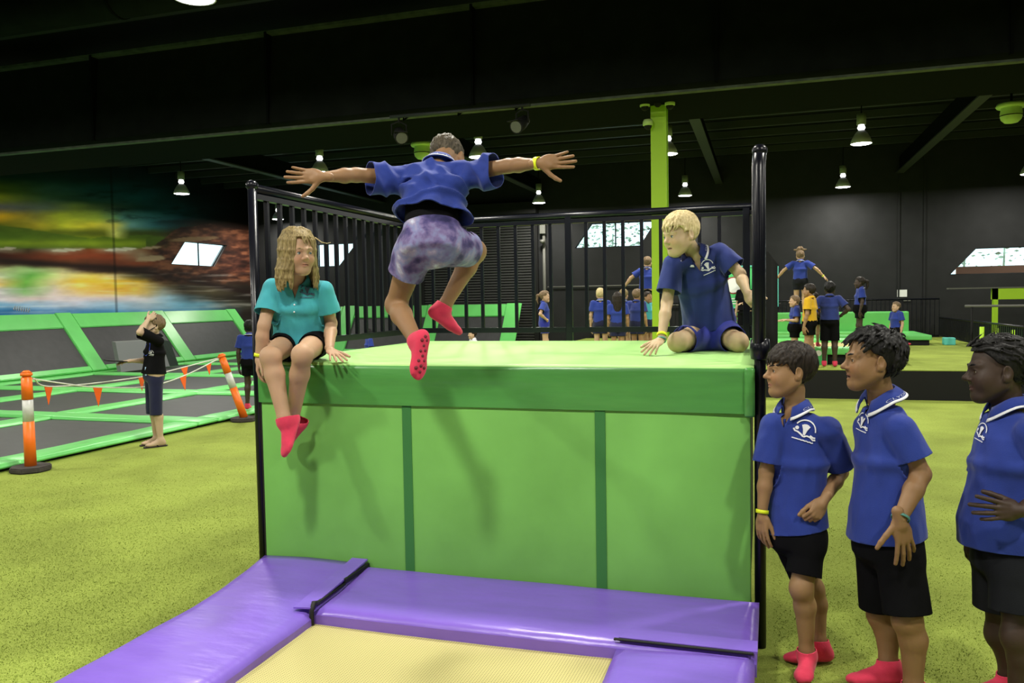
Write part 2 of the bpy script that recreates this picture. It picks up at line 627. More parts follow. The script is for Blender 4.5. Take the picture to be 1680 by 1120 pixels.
def build_mural_wall():
    ys = list(np.arange(YF, 9.0, 3.0)) + list(np.arange(9.0, YB + 0.001, (YB - 9.0) / 340))
    zs = [-0.3, 0.6] + list(np.arange(1.2, 5.3, 0.035)) + [ZR]
    bm = bmesh.new()
    grid = [[bm.verts.new((XL, y, z)) for z in zs] for y in ys]
    for i in range(len(ys) - 1):
        for j in range(len(zs) - 1):
            bm.faces.new((grid[i][j], grid[i][j + 1], grid[i + 1][j + 1], grid[i + 1][j]))
    # cut the window opening
    n = len(W1)
    planes = []
    for k in range(n):
        a, b = W1[k], W1[(k + 1) % n]
        d = Vector((0, b[0] - a[0], b[1] - a[1]))
        planes.append((Vector((XL, a[0], a[1])), Vector((0, d.z, -d.y)).normalized()))
    for co, no in planes:
        fs = [f for f in bm.faces if 19.6 < f.calc_center_median().y < 23.8 and 2.6 < f.calc_center_median().z < 4.1]
        es = set(e for f in fs for e in f.edges)
        vs = set(v for f in fs for v in f.verts)
        bmesh.ops.bisect_plane(bm, geom=list(vs) + list(es) + fs, dist=1e-5, plane_co=co, plane_no=no)
    dead = [f for f in bm.faces if all((f.calc_center_median() - co).dot(no) < 0 for co, no in planes)]
    bmesh.ops.delete(bm, geom=dead, context='FACES')
    # give it thickness at the opening
    rim = [bm.verts.new((XL - 0.18, a, b)) for a, b in W1]
    rimf = [bm.verts.new((XL, a, b)) for a, b in W1]
    for k in range(4):
        bm.faces.new((rimf[k], rimf[(k + 1) % 4], rim[(k + 1) % 4], rim[k]))
    me = to_mesh('wall_left', bm, M_MURAL)
    co = np.array([v.co[:] for v in me.vertices])
    # the painting is set out in the picture coordinates of a viewer and then fixed on the wall
    d = co - c_o
    dz = np.maximum(d @ c_f, 0.5)
    px = 840 + FPX * (d @ c_r) / dz
    py = 560 - FPX * (d @ c_u) / dz
    u = np.c_[px / 40, py / 14, px * 0]
    qx = px + 7 * fbm(u, 4, 3)
    qy = py + 3.0 * fbm(np.c_[px / 30, py / 9, px * 0], 4, 11)
    keys = np.array(sorted(MURAL))
    cr = np.stack([np.stack([np.interp(qx, [q[0] for q in MURAL[k]], [q[1 + c] for q in MURAL[k]]) for c in range(3)], 1) for k in keys], 1)
    k = np.clip(np.searchsorted(keys, qy) - 1, 0, len(keys) - 2)
    t = np.clip((qy - keys[k]) / (keys[k + 1] - keys[k]), 0, 1)
    t = (t * t * (3 - 2 * t))[:, None]
    ar = np.arange(len(co))
    out = cr[ar, k] * (1 - t) + cr[ar, k + 1] * t

    def over(mask, col):
        nonlocal out
        m = np.clip(mask, 0, 1)[:, None]
        out = out * (1 - m) + np.array(col, float) * m

    def under(line, w=1.5):
        return (py + 1.2 * fbm(np.c_[px / 14, py / 14, px * 0], 2, 4) - np.interp(px, [q[0] for q in line], [q[1] for q in line])) / w
    band = lambda a: np.clip(a, 0, 1)
    # hills with crisp tops
    hill = [(-50, 366), (0, 369), (30, 372), (80, 380), (120, 386), (150, 391), (172, 387), (196, 392), (212, 393), (213, 386), (240, 384), (262, 387), (290, 392)]
    h = band(under(hill)) * band((409 - py) / 3) * band((285 - px) / 14)
    over(h * .85, (72, 96, 22))
    over(h * .8 * np.exp(-((py - 399) / 6.0) ** 2) * (px < 240), (128, 148, 30))
    # brown headland on the right
    rock = [(240, 410), (268, 392), (285, 378), (296, 372), (318, 371), (345, 366), (372, 372), (405, 378)]
    h = band(under(rock)) * band((px - 240) / 25) * band((470 - py) / 12)
    tx = fbm(np.c_[px / 16, py / 5, px * 0], 4, 31)
    over(h * .75, (66, 36, 24))
    over(h * band(tx * 2.2), (118, 72, 50))
    over(h * band(-tx * 2.2 - .1), (34, 18, 14))
    # pale foam and rocks along the shore
    for cx2, cy2, wx, wy, c in ((110, 410, 28, 3.0, (178, 172, 150)), (198, 409, 27, 2.6, (186, 182, 160)), (12, 408, 14, 2.4, (170, 160, 140)), (250, 406, 16, 2.0, (150, 130, 105)), (246, 424, 26, 5.0, (150, 128, 100)), (318, 392, 40, 4.0, (126, 98, 70))):
        r = ((px - cx2) / wx) ** 2 + ((py + .06 * (px - cx2) - cy2) / wy) ** 2 + .5 * tx
        over(band((1.15 - r) * 2.2), c)
    # dark shoreline
    sh = [(-50, 424), (0, 427), (60, 432), (120, 436), (180, 438), (240, 446), (300, 458), (360, 470), (420, 482)]
    dl = py - np.interp(px, [q[0] for q in sh], [q[1] for q in sh])
    over(np.exp(-(dl / 4.5) ** 2) * .85, (30, 18, 16))
    # dark strokes of cloud
    cl = fbm(np.c_[px / 46 + py / 60, py / 7, px * 0], 4, 51)
    over(band((cl - .15) * 2.4) * band((372 - py) / 14) * band((px - 110) / 60) * .7, (10, 26, 30))
    # bright streaks on the water
    wv = fbm(np.c_[px / 60, py / 3.2, px * 0], 3, 61)
    wat = band((py - 442) / 8)
    over(band((wv - .1) * 2) * wat * .35, (240, 238, 235))
    out = np.clip(out * (1 + .12 * fbm(np.c_[px / 22, py / 6, px * 0], 3, 21))[:, None], 0, 255)
    lin = np.where(out / 255 <= 0.04045, out / 255 / 12.92, ((out / 255 + 0.055) / 1.055) ** 2.4) * 1.1
    lin = np.minimum(lin, 0.85)
    fade = np.clip((co[:, 1] - 9.0) / 1.5, 0, 1)
    reveal = co[:, 0] < XL - 0.01
    lin = lin * fade[:, None] + 0.006 * (1 - fade)[:, None]
    lin[reveal] = 0.5
    joint = (np.abs(co[:, 1] - 17.34 * KW) < 0.03)
    lin[joint] *= 0.45
    at = me.attributes.new('paint', 'FLOAT_COLOR', 'POINT')
    at.data.foreach_set('color', np.c_[lin, np.ones(len(co))].astype(np.float32).ravel())
    return struct(link('wall_left', me))


mw = build_mural_wall()
sg = [on_x(22 + k * 1.3, 505 + 4.5 * math.sin(k * 2.1) * (1 if k % 3 else .3) + .2 * k, XL + .004) for k in range(22)]
tube('signature', sg, .008, M_WHITE, mw, 5)


def window(idx, axis, pos, poly, out):
    def P(u, z, off):
        return (pos + off, u, z) if axis == 'x' else (u, pos + off, z)
    w = struct(prism('window_%d' % idx, [P(a, b, out * 0.09) for a, b in poly], P(0, 0, 0) and ((0.006, 0, 0) if axis == 'x' else (0, 0.006, 0)), M_GLASS))
    w['label'] = 'slanted window pane letting in daylight'
    # frame bars round the opening and one mullion
    n = len(poly)
    bm = bmesh.new()
    for k in range(n):
        add_tube(bm, [P(*poly[k], out * 0.09), P(*poly[(k + 1) % n], out * 0.09)], 0.022, 6)
    bm_obj('window_frame', bm, M_BLACK, w)
    ub = sum(p[0] for p in poly) / n
    bm = bmesh.new()
    z0, z1 = min(p[1] for p in poly), max(p[1] for p in poly)
    add_tube(bm, [P(ub, z0, out * 0.085), P(ub, z1, out * 0.085)], 0.022, 6)
    bm_obj('mullion', bm, M_BLACK, w)


window(1, 'x', XL, W1, -1)
window(2, 'y', YB, W2, 1)
window(3, 'y', YB, W3, 1)
window(4, 'y', YB, [(a, b) for a, b in W4], 1)

# outside: a hedge and a low red fence seen through the panes
def hedge(name, lo, hi, label, m):
    bm = bmesh.new()
    rr = random.Random(name + label)
    for k in range(420):
        c = Vector([rr.uniform(lo[i], hi[i]) for i in range(3)])
        s = rr.uniform(0.05, 0.11)
        d = Vector((rr.uniform(-1, 1), rr.uniform(-1, 1), rr.uniform(-1, 1))).normalized()
        u, v, _ = frame_from(d)
        a = [bm.verts.new(c + u * s), bm.verts.new(c + v * s * 0.5), bm.verts.new(c - u * s), bm.verts.new(c - v * s * 0.5)]
        bm.faces.new(a)
    for q in range(5):
        x = lo[0] + (hi[0] - lo[0]) * (q + .5) / 5
        add_tube(bm, [(x, lo[1] + .6, 0), (x + .1, lo[1] + .6, hi[2] - .4)], [.06, .02], 6)
    tag(bm_obj(name, bm, m), label, 'shrub')


hedge('hedge', (-6.5, YB + 2.6, 3.4), (-1.5, YB + 4.0, 4.3), 'leafy tree foliage outside the window behind the railing', M_LEAF)
hedge('hedge', (4.2, YB + 2.5, 1.6), (9.5, YB + 4.0, 4.0), 'leafy foliage outside the wide window by the lime frame', M_LEAF)
struct(box('floor_outside', (XL - 8, YB + 0.2, -0.3), (XR + 6, YB + 9, 0.0), M_SILL))
tag(box('boundary_fence', (5.4, YB + 1.9, 0.0), (8.8, YB + 2.0, 2.43), M_BRICKRED), 'red fence outside the wide window by the lime frame', 'fence')

# ================================================================== ROOF STRUCTURE
# deep bulkhead beam with a duct, crossing the hall
be = empty('ceiling_beam', (-3, 10.2, 4.0), 'deep black boxed beam crossing the hall above the lime column', 'beam')
box('web', (XL, 9.62, 4.02), (XR, 11.05, 5.25), M_STEEL, be)
prism('fascia', [(XL, 9.42, 4.08), (XL, 9.60, 4.0), (XL, 9.60, 5.30), (XL, 9.55, 5.30)], (XR - XL, 0, 0), M_DUCT, be)
box('top_flange', (XL, 9.42, 5.25), (XR, 9.62, 5.285), M_STEELLIT, be)
box('bottom_flange', (XL, 9.36, 3.97), (XR, 9.46, 3.995), M_STEELLIT, be)
for k in range(9):
    x = -15.0 + k * 2.9
    box('joint_band', (x, 9.40, 4.06), (x + 0.03, 9.62, 5.27), M_STEEL, be)
gr = empty('ceiling_duct', (-3, 8.2, 4.9), 'long round black duct hung under the roof near the beam', 'duct')
bm = bmesh.new()
add_tube(bm, [(XL, 8.15, 5.42), (XR, 8.15, 5.42)], 0.24, 20)
bm_obj('duct_tube', bm, M_DUCT, gr)
for k in range(10):
    x = -15.0 + k * 2.5
    bm = bmesh.new()
    add_tube(bm, [(x, 8.15, 5.42), (x + 0.04, 8.15, 5.42)], 0.25, 20)
    bm_obj('duct_band', bm, M_STEEL, gr)

pu = None
for k in range(30):
    y = -10.6 + k * 1.16
    if 7.8 < y < 8.5 or 9.2 < y < 11.4:
        continue
    if pu is None:
        bm = bmesh.new()
        add_box(bm, (XL, -0.03, -0.16), (XR, 0.03, 0.0))
        add_box(bm, (XL, -0.03, -0.165), (XR, 0.07, -0.15))
        pu = bm_obj('purlin', bm, M_PURLIN, loc=(0, y, ZR - 0.02))
        tag(pu, 'thin dark roof purlin running across the hall under the black roof', 'purlin', 'roof purlins')
    else:
        o = pu.copy()
        COL.objects.link(o)
        o.location = (0, y, ZR - 0.02)
for k, x in enumerate((-12.0, -6.6, -1.2, 3.6, 8.6)):
    o = empty('rafter', (x, 17, 4.9), 'sloping black steel rafter running back from the beam to the far wall', 'rafter', 'rear rafters')
    box('rafter_web', (x - 0.02, 11.0, 5.0), (x + 0.02, YB, 5.42), M_STEEL, o)
    box('rafter_flange', (x - 0.10, 11.0, 4.97), (x + 0.10, YB, 5.0), M_PURLIN, o)

# lime H-section column with its cameras
cx, cy = -1.215, 10.2
col = empty('column', (cx, cy, 0), 'lime green steel column rising to the ceiling beam', 'column')
box('flange', (cx - 0.095, cy - 0.10, 0), (cx + 0.095, cy - 0.085, 4.03), M_LIME, col)
box('flange', (cx - 0.095, cy + 0.085, 0), (cx + 0.095, cy + 0.10, 4.03), M_LIME, col)
box('web', (cx - 0.006, cy - 0.085, 0), (cx + 0.006, cy + 0.085, 4.03), M_LIME, col)
box('switch_box', (cx - 0.05 + 0.10, cy - 0.15, 2.50), (cx + 0.04 + 0.06, cy - 0.10, 2.60), M_WHITE, col)
for px, py, lab in ((1058, 172, 'left shoulder of the lime column top'), (1079, 166, 'front of the lime column top'), (1099, 170, 'right shoulder of the lime column top'), (1063, 203, 'lime column just below the other cameras')):
    p = on_y(px, py, cy - 0.18)
    c = empty('security_camera', p, 'pale lime dome security camera on the ' + lab, 'camera', 'dome cameras on the lime column')
    lathe('dome_housing', [(0, 0.05), (0.05, 0.05), (0.062, 0.02), (0.062, -0.02), (0.05, -0.025)], M_PALELIME, c, 16, keep=False)
    lathe('dome_lens', [(0.048, -0.02), (0.042, -0.05), (0.022, -0.068), (0, -0.072)], M_BLACK, c, 16, keep=False)
    box('bracket', (-0.02, 0.0, 0.015), (0.02, 0.10, 0.04), M_PALELIME, c, keep=False)

# ceiling lamps on their grid; each has its own light
lamp_light = bpy.data.lights.new('lamp_light', 'AREA')
lamp_light.shape = 'DISK'
lamp_light.size = 0.36
lamp_light.energy = LAMP_WATTS
lamp_light.color = LAMP_COLOUR
LAMP_Z = 4.52


def lamp_proto():
    o = empty('high_bay_lamp', (0, 0, 0))
    lathe('gear_housing', [(0, 0.56), (0.085, 0.56), (0.085, 0.36), (0, 0.36)], M_LAMPBOX, o, 16, keep=False)
    lathe('lamp_neck', [(0, 0.36), (0.05, 0.36), (0.072, 0.30), (0.045, 0.25), (0.06, 0.20), (0, 0.20)], M_NECKGLOW, o, 16, keep=False)
    lathe('reflector', [(0.055, 0.24), (0.10, 0.19), (0.15, 0.10), (0.19, 0.0), (0.20, 0.0), (0.16, 0.11), (0.105, 0.205), (0.055, 0.255)], M_REFLECT, o, 28, keep=False)
    lathe('lens', [(0, -0.012), (0.10, -0.012), (0.165, -0.004), (0.188, 0.012), (0, 0.012)], M_GLOW, o, 28, keep=False)
    bm = bmesh.new()
    add_tube(bm, [(0, 0, 0.55), (0, 0, ZR - LAMP_Z)], 0.012, 6)
    bm_obj('suspension_rod', bm, M_STEEL, o, keep=False)
    l = bpy.data.objects.new('lamp_light', lamp_light)
    COL.objects.link(l)
    l.location = (0, 0, -0.03)
    l.parent = o
    return o


LAMP_SEEN = {0: (298, 318, 'beside the mural wall'), 1: (470, 362, 'at the far end by the back wall corner'), 2: (884, 333, 'near the roller shutter'),
             3: (1124, 321, 'to the right of the lime column'), 4: (1383, 307, 'in the far right bay throwing light on the back wall'), 5: (1413, 236, 'in front of the far right bay'),
             6: (525, 283, 'behind the jumping child\'s left hand'), 7: (785, 258, 'above the jumping child\'s right shoulder'), 8: (1096, 253, 'half hidden by the lime column'),
             9: (318, -3, 'hung just before the ceiling beam')}
first = None
spots = []
for k, (px, py, lab) in LAMP_SEEN.items():
    spots.append((on_z(px, py, LAMP_Z), 'metal high bay lamp ' + lab))
for yy in (11.7, 5.1, 1.2, -6.5):
    for xx in (-14.0, -9.6, -5.05, -1.9, 2.0, 6.0):
        if (yy == 5.1 and xx == -5.05) or (yy == -6.5 and xx not in (-9.6, -1.9, 6.0)):
            continue
        spots.append((np.array((xx, yy, LAMP_Z)), 'metal high bay lamp of the roof grid nearer the entrance side'))
spots.append((np.array((6.2, 22.6, LAMP_Z)), 'metal high bay lamp over the far right corner bay'))
spots.append((np.array((6.0, 16.8, LAMP_Z)), 'metal high bay lamp over the right platform side'))
for p, lab in spots:
    if first is None:
        first = lamp_proto()
        o = first
    else:
        o = copy_tree(first)
    y = min(p[1], YB - 0.8)
    x = max(p[0], XL + 0.6)
    o.location = (x, y, LAMP_Z)
    tag(o, lab, 'lamp', 'high bay lamps')

# lime dome speakers
for px, py, lab in ((693, 248, 'behind the jumping child\'s neck'), (1659, 186, 'above the right end of the hall')):
    p = on_z(px, py, 4.62)
    o = empty('dome_speaker', p, 'pale lime dome speaker on a round ceiling plate ' + lab, 'speaker', 'dome speakers')
    lathe('mounting_plate', [(0, 0.16), (0.21, 0.16), (0.23, 0.12), (0.21, 0.09), (0, 0.09)], M_PALELIME, o, 24, keep=False)
    lathe('dome', [(0.15, 0.09), (0.165, 0.0), (0.165, -0.03)], M_PALELIME, o, 24, keep=False)
    lathe('seam_band', [(0.166, -0.03), (0.169, -0.035), (0.166, -0.045)], M_BLACK, o, 24, keep=False)
    lathe('dome_cap', [(0.165, -0.045), (0.15, -0.10), (0.10, -0.15), (0, -0.17)], M_PALELIME, o, 24, keep=False)
    tube('hanger', [(0, 0, 0.15), (0, 0, 1.1)], 0.02, M_STEEL, o, 8, keep=False)

# lighting bar with two stage spotlights, hung on the far side of the beam
ba, bb = on_y(640, 192, 9.2), on_y(870, 172, 9.2)
lb = empty('lighting_bar', ba, 'thin grey lighting bar hung under the ceiling beam', 'bar')
tube('bar_tube', [ba, bb], 0.022, M_PURLIN, lb)
for t in (0.1, 0.5, 0.9):
    q = ba * (1 - t) + bb * t
    tube('hanger', [q, (q[0], 9.2, 3.9), (q[0], 9.40, 4.0)], 0.012, M_STEEL, lb, 6)
for px, py, rz, lab in ((655, 222, 0.5, 'turned down to the left'), (857, 203, -0.4, 'tilted to the right with a pale front')):
    p = on_y(px, py, 9.2)
    o = empty('stage_spotlight', p, 'black stage spotlight on the lighting bar ' + lab, 'spotlight', 'stage spotlights', rz)
    bm = bmesh.new()
    add_tube(bm, [(0.0, 0.06, 0.06), (0.0, -0.02, 0.0), (0.02, -0.14, -0.06)], [0.06, 0.075, 0.085], 14)
    bm_obj('can', bm, M_BLACK, o, keep=False)
    bm = bmesh.new()
    add_tube(bm, [(0.02, -0.141, -0.0605), (0.0205, -0.144, -0.062)], 0.07, 14)
    bm_obj('lens', bm, M_GREYPIPE, o, keep=False)
    box('barn_door', (-0.07, -0.2, 0.0), (0.09, -0.12, 0.008), M_BLACK, o, keep=False)
    zb = ba[2] + (bb[2] - ba[2]) * (p[0] - ba[0]) / (bb[0] - ba[0]) - p[2]
    tube('clamp_stem', [(0, 0, 0.15), (0, 0, zb)], 0.014, M_BLACK, o, 6, keep=False)
    tube('yoke', [(-0.09, 0, 0), (-0.09, 0, 0.13), (0, 0, 0.17), (0.09, 0, 0.13), (0.09, 0, 0)], 0.01, M_BLACK, o, 6, keep=False)

# ================================================================== BACK WALL FITTINGS
sh = empty('roller_shutter', (-8.3, YB, 0), 'wide dark roller shutter on the back wall', 'shutter')
bm = bmesh.new()
n = int(4.35 / 0.085)
for k in range(n):
    z = k * 0.085
    add_prism(bm, [(-10.56, YB - 0.02, z), (-10.56, YB - 0.075, z + 0.02), (-10.56, YB - 0.075, z + 0.055), (-10.56, YB - 0.02, z + 0.083)], (3.76, 0, 0))
tag(bm_obj('slat_curtain', bm, M_SHUTTER, sh), kind='stuff')
box('guide_rail', (-10.68, YB - 0.12, 0), (-10.54, YB, 4.3), M_BLACK, sh)
box('guide_rail', (-6.82, YB - 0.12, 0), (-6.68, YB, 4.3), M_BLACK, sh)
box('shutter_hood', (-10.7, YB - 0.4, 4.35), (-6.65, YB, 4.7), M_BLACK, sh)
tag(tube('downpipe', [(-6.48, YB - 0.08, 0), (-6.48, YB - 0.08, 4.2)], 0.05, M_GREYPIPE), 'thin grey pipe on the wall beside the roller shutter', 'pipe')
o = empty('wall_speaker', (-6.5, YB - 0.15, 3.9), 'small grey fitting high on the pipe beside the roller shutter', 'fitting')
box('fitting_box', (-6.58, YB - 0.22, 3.72), (-6.40, YB - 0.10, 4.04), M_GREYPIPE, o, 0.01)
lathe('fitting_dome', [(0, -0.10), (0.06, -0.09), (0.09, 0), (0.0, 0.02)], M_GREYPIPE, o, 14, c=(-6.48, YB - 0.25, 3.52))
for x0, x1, z, lab in ((-6.4, -2.3, 2.07, 'upper'), (-4.5, 0.5, 1.45, 'lower')):
    tag(tube('wall_conduit', [(x0, YB - 0.05, z), (x1, YB - 0.05, z)], 0.018, M_GREYPIPE), lab + ' thin horizontal pipe on the black back wall', 'pipe')
o = empty('notice_board', (3.52, YB, 1.7), 'small white sign on the black back wall', 'sign')
box('sign_plate', on_y(1472, 487, YB - 0.02), on_y(1488, 475, YB), M_WHITE, o)
tag(box('small_plate', on_y(1481, 494, YB - 0.02), on_y(1494, 490, YB), M_GREYPIPE), 'small grey plate below the white sign on the back wall', 'sign')
for px in (1474, 1516):
    p = on_y(px, 470, YB)
    struct(box('trim_%d' % (1 if px == 1474 else 2), (p[0] - 0.02, YB - 0.03, 0), (p[0] + 0.02, YB, 5.5), M_BLACKWALL))

# green banner board with a roundel
bd = empty('banner', (-0.25, 18.6, 1.3), 'green advertising board with a pale rim behind the kneeling child', 'sign')
a, b = on_y(1190, 506, 18.6), on_y(1277, 434, 18.6)
box('board', (a[0], 18.6, a[2]), (b[0], 18.66, b[2]), M_BOARD, bd)
for lo, hi in (((a[0], 18.57, a[2]), (a[0] + 0.03, 18.6, b[2])), ((b[0] - 0.03, 18.57, a[2]), (b[0], 18.6, b[2])), ((a[0], 18.57, b[2] - 0.03), (b[0], 18.6, b[2])), ((a[0], 18.57, a[2]), (b[0], 18.6, a[2] + 0.03))):
    box('rim', lo, hi, M_TEAL, bd)
for x in (a[0] + 0.1, b[0] - 0.1):
    tube('leg', [(x, 18.63, 0.47), (x, 18.63, a[2])], 0.025, M_BLACK, bd, 8)
p = on_y(1203, 468, 18.59)
for r, m, off in ((0.19, mat('banner maroon', (0.30, 0.03, 0.03), 0.6), 0.0), (0.165, M_WHITE, 0.006)):
    bm = bmesh.new()
    add_tube(bm, [(p[0], 18.597 - off, p[2]), (p[0], 18.590 - off, p[2])], r, 24)
    bm_obj('roundel', bm, m, bd)
for k in range(3):
    q = on_y(1200, 490 + k * 4, 18.59)
    box('print_line', (q[0] - 0.10, 18.592, q[2] - 0.012), (q[0] + 0.10, 18.6, q[2] + 0.012), M_WHITE, bd)

# ================================================================== RAISED PLATFORM AT THE BACK RIGHT
PZ = 0.47
struct(box('floor_platform_riser', (-5.2, 13.80, 0.0), (4.75, 13.86, PZ - 0.012), M_BLACK))
struct(box('floor_platform', (-5.2, 13.8, PZ - 0.012), (4.75, YB, PZ), M_TURF))
struct(box('floor_platform_base', (-5.2, 13.87, 0.0), (4.75, YB, PZ - 0.013), M_BLACK))


def pit(name, x0, x1, y0, y1, z0, h, label):
    o = empty(name, ((x0 + x1) / 2, (y0 + y1) / 2, z0), label, 'trampoline')
    box('base_skirt', (x0 + 0.05, y0 + 0.05, z0), (x1 - 0.05, y1 - 0.05, z0 + h - 0.10), M_BLACK, o)
    w = 0.42
    for lo, hi in (((x0, y0, z0 + h - 0.12), (x1, y0 + w, z0 + h)), ((x0, y1 - w, z0 + h - 0.12), (x1, y1, z0 + h)),
                   ((x0, y0 + w, z0 + h - 0.12), (x0 + w, y1 - w, z0 + h)), ((x1 - w, y0 + w, z0 + h - 0.12), (x1, y1 - w, z0 + h))):
        box('frame_pad', lo, hi, M_GREENV2, o, 0.03)
    box('jump_bed', (x0 + w, y0 + w, z0 + h - 0.09), (x1 - w, y1 - w, z0 + h - 0.07), M_WEAVE, o)
    return o


o = pit('platform_trampoline', -0.6, 2.35, 14.75, 18.2, PZ, 0.29, 'low green edged trampoline with pale bed on the raised platform')
p = on_y(1343, 581, 14.7)
box('green_panel', (p[0] - 0.16, 14.70, PZ), (p[0] + 0.14, 14.75, PZ + 0.2), M_BOARD, o)
bm = bmesh.new()
add_tube(bm, [(p[0], 14.698, p[2] + 0.02), (p[0], 14.692, p[2] + 0.02)], 0.05, 14)
bm_obj('panel_mark', bm, M_WHITE, o)
o = pit('platform_trampoline', -1.5, 3.73, 20.5, 22.9, PZ, 0.24, 'green edged foam pit trampoline at the back of the raised platform')
box('back_pad', (-1.6, 22.75, PZ + 0.2), (3.6, 22.95, PZ + 0.75), M_GREENV2, o, 0.04)
tag(box('foam_cube', on_z(1549, 566, PZ) + np.array([-0.0, 0, 0]), on_z(1549, 566, PZ) + np.array([0.24, 0.24, 0.17]), M_TEAL, None, 0.02), 'small teal foam cube lying on the raised turf', 'foam cube')


def picket_fence(name, pts, h, z0, label, gap=0.11):
    o = empty(name, pts[0] + (z0,), label, 'fence')
    for (x0, y0), (x1, y1) in zip(pts, pts[1:]):
        L = math.hypot(x1 - x0, y1 - y0)
        tube('top_rail', [(x0, y0, z0 + h), (x1, y1, z0 + h)], 0.022, M_RAIL, o, 8)
        tube('bottom_rail', [(x0, y0, z0 + 0.06), (x1, y1, z0 + 0.06)], 0.02, M_RAIL, o, 8)
        me = None
        n = int(L / gap)
        for k in range(n + 1):
            if me is None:
                bm = bmesh.new()
                add_box(bm, (-0.009, -0.009, 0.06), (0.009, 0.009, h))
                me = to_mesh('picket', bm, M_RAIL)
            link('picket', me, o, (x0 + (x1 - x0) * k / n, y0 + (y1 - y0) * k / n, z0))
    return o


picket_fence('picket_fence', [(-5.0, 24.1), (4.55, 24.1)], 1.05, PZ, 'black picket fence along the back of the raised platform')
picket_fence('picket_fence', [(4.55, 24.0), (4.55, 14.0)], 0.55, PZ, 'low black picket fence along the right side of the platform', 0.14)

# lime goal frame beyond the fence on the right
g = empty('lime_frame', (6.4, 21.5, 0), 'tall lime green rectangular frame beyond the platform fence', 'frame')
gy = 21.6
a = on_y(1630, 473, gy)
box('top_beam', (a[0], gy, a[2] - 0.26), (9.2, gy + 0.22, a[2]), M_LIME, g)
box('leg', (a[0], gy, 0.0), (a[0] + 0.10, gy + 0.12, a[2]), M_LIME, g)
box('leg', (9.1, gy, 0.0), (9.2, gy + 0.12, a[2]), M_LIME, g)
box('top_plate', (a[0] - 0.95, gy - 0.02, a[2]), (9.2, gy + 0.24, a[2] + 0.03), M_GREYPIPE, g)
ha, hb_ = on_y(1583, 502, 20.0), np.array((9.0, 20.0, on_y(1680, 503, 20.0)[2]))
hr = empty('steel_handrail', (ha[0], 20.0, 0), 'grey steel handrail in front of the lime frame', 'rail')
tube('hand_bar', [ha, hb_], 0.028, M_GREYPIPE, hr)
for t in (0.03, 0.36, 0.69, 0.99):
    q = ha * (1 - t) + hb_ * t
    tube('rail_post', [(q[0], 20.0, 0.0), q], 0.022, M_BLACK, hr, 8)
for px, lab in ((1611, 'short lime bollard beside the platform fence'), (1636, 'short lime bollard in front of the lime frame leg'), (1662, 'short lime bollard right of the lime frame leg')):
    p = on_y(px, 536 + (px - 1611) * 0.1, 19.0)
    o = empty('bollard', (p[0], 19.0, 0), lab, 'bollard', 'lime bollards')
    tube('bollard_post', [(p[0], 19.0, 0), (p[0], 19.0, p[2])], 0.045, M_LIME, o, 12)
    tube('bollard_base', [(p[0], 19.0, 0), (p[0], 19.0, 0.03)], 0.055, M_BLACK, o, 12)

# ================================================================== TRAMPOLINE COURT ON THE LEFT
ct = empty('trampoline_court', (-7.5, 7.0, 0), 'floor trampoline court of black beds framed with green pads', 'trampoline')
CX = [-7.55, -10.15, -12.95, -15.75]
CY = [-3.1, 0.0, 3.1, 6.2, 9.3, 12.4, 15.5, 18.6, 22.2]
PADW, PADZ0, PADZ1 = 0.40, 0.025, 0.085
box('court_base', (-15.9, CY[0], 0.0), (-7.42, CY[-1], 0.02), M_BLACK, ct)
for i in range(3):
    for j in range(8):
        bm = bmesh.new()
        bmesh.ops.create_grid(bm, x_segments=8, y_segments=8, size=0.5)
        for v in bm.verts:
            r = max(abs(v.co.x), abs(v.co.y)) * 2
            v.co = Vector((CX[i] + (CX[i + 1] - CX[i]) * (v.co.x + 0.5), CY[j] + (CY[j + 1] - CY[j]) * (v.co.y + 0.5), 0.045 - 0.018 * (1 - r * r)))
        bm_obj('jump_bed', bm, M_BED, ct, True)


def pad(name, lo, hi, m, parent, bevel=0.03, wr=0.0, seed=0):
    bm = bmesh.new()
    lo, hi = np.array(lo, float), np.array(hi, float)
    L = hi - lo
    ax = int(np.argmax(L))
    add_box(bm, lo, hi, bevel, 2)
    if wr:
        n = max(2, int(L[ax] / 0.25))
        for k in range(1, n):
            no = Vector((0, 0, 0))
            no[ax] = 1
            co = Vector(lo)
            co[ax] = lo[ax] + L[ax] * k / n
            bmesh.ops.bisect_plane(bm, geom=bm.verts[:] + bm.edges[:] + bm.faces[:], plane_co=co, plane_no=no)
        co = np.array([v.co[:] for v in bm.verts])
        nz = vnoise(co * 3.1, seed) * wr
        for v, d in zip(bm.verts, nz):
            if v.co.z > (lo[2] + hi[2]) / 2:
                v.co.z += d
    return bm_obj(name, bm, m, parent, True)


for i, x in enumerate(CX):
    for j in range(8):
        pad('frame_pad', (x - PADW / 2, CY[j] + PADW / 2 + 0.01, PADZ0), (x + PADW / 2, CY[j + 1] - PADW / 2 - 0.01, PADZ1), M_GREENV2, ct, 0.03, 0.008, i * 9 + j)
for j, y in enumerate(CY):
    for i in range(3):
        pad('frame_pad', (CX[i + 1] + PADW / 2 - 0.39, y - PADW / 2, PADZ0 + 0.004), (CX[i] + PADW / 2, y + PADW / 2, PADZ1 + 0.004), M_GREENV2, ct, 0.03, 0.008, 100 + j * 4 + i)


ct.rotation_euler.z = -math.radians(1.2)


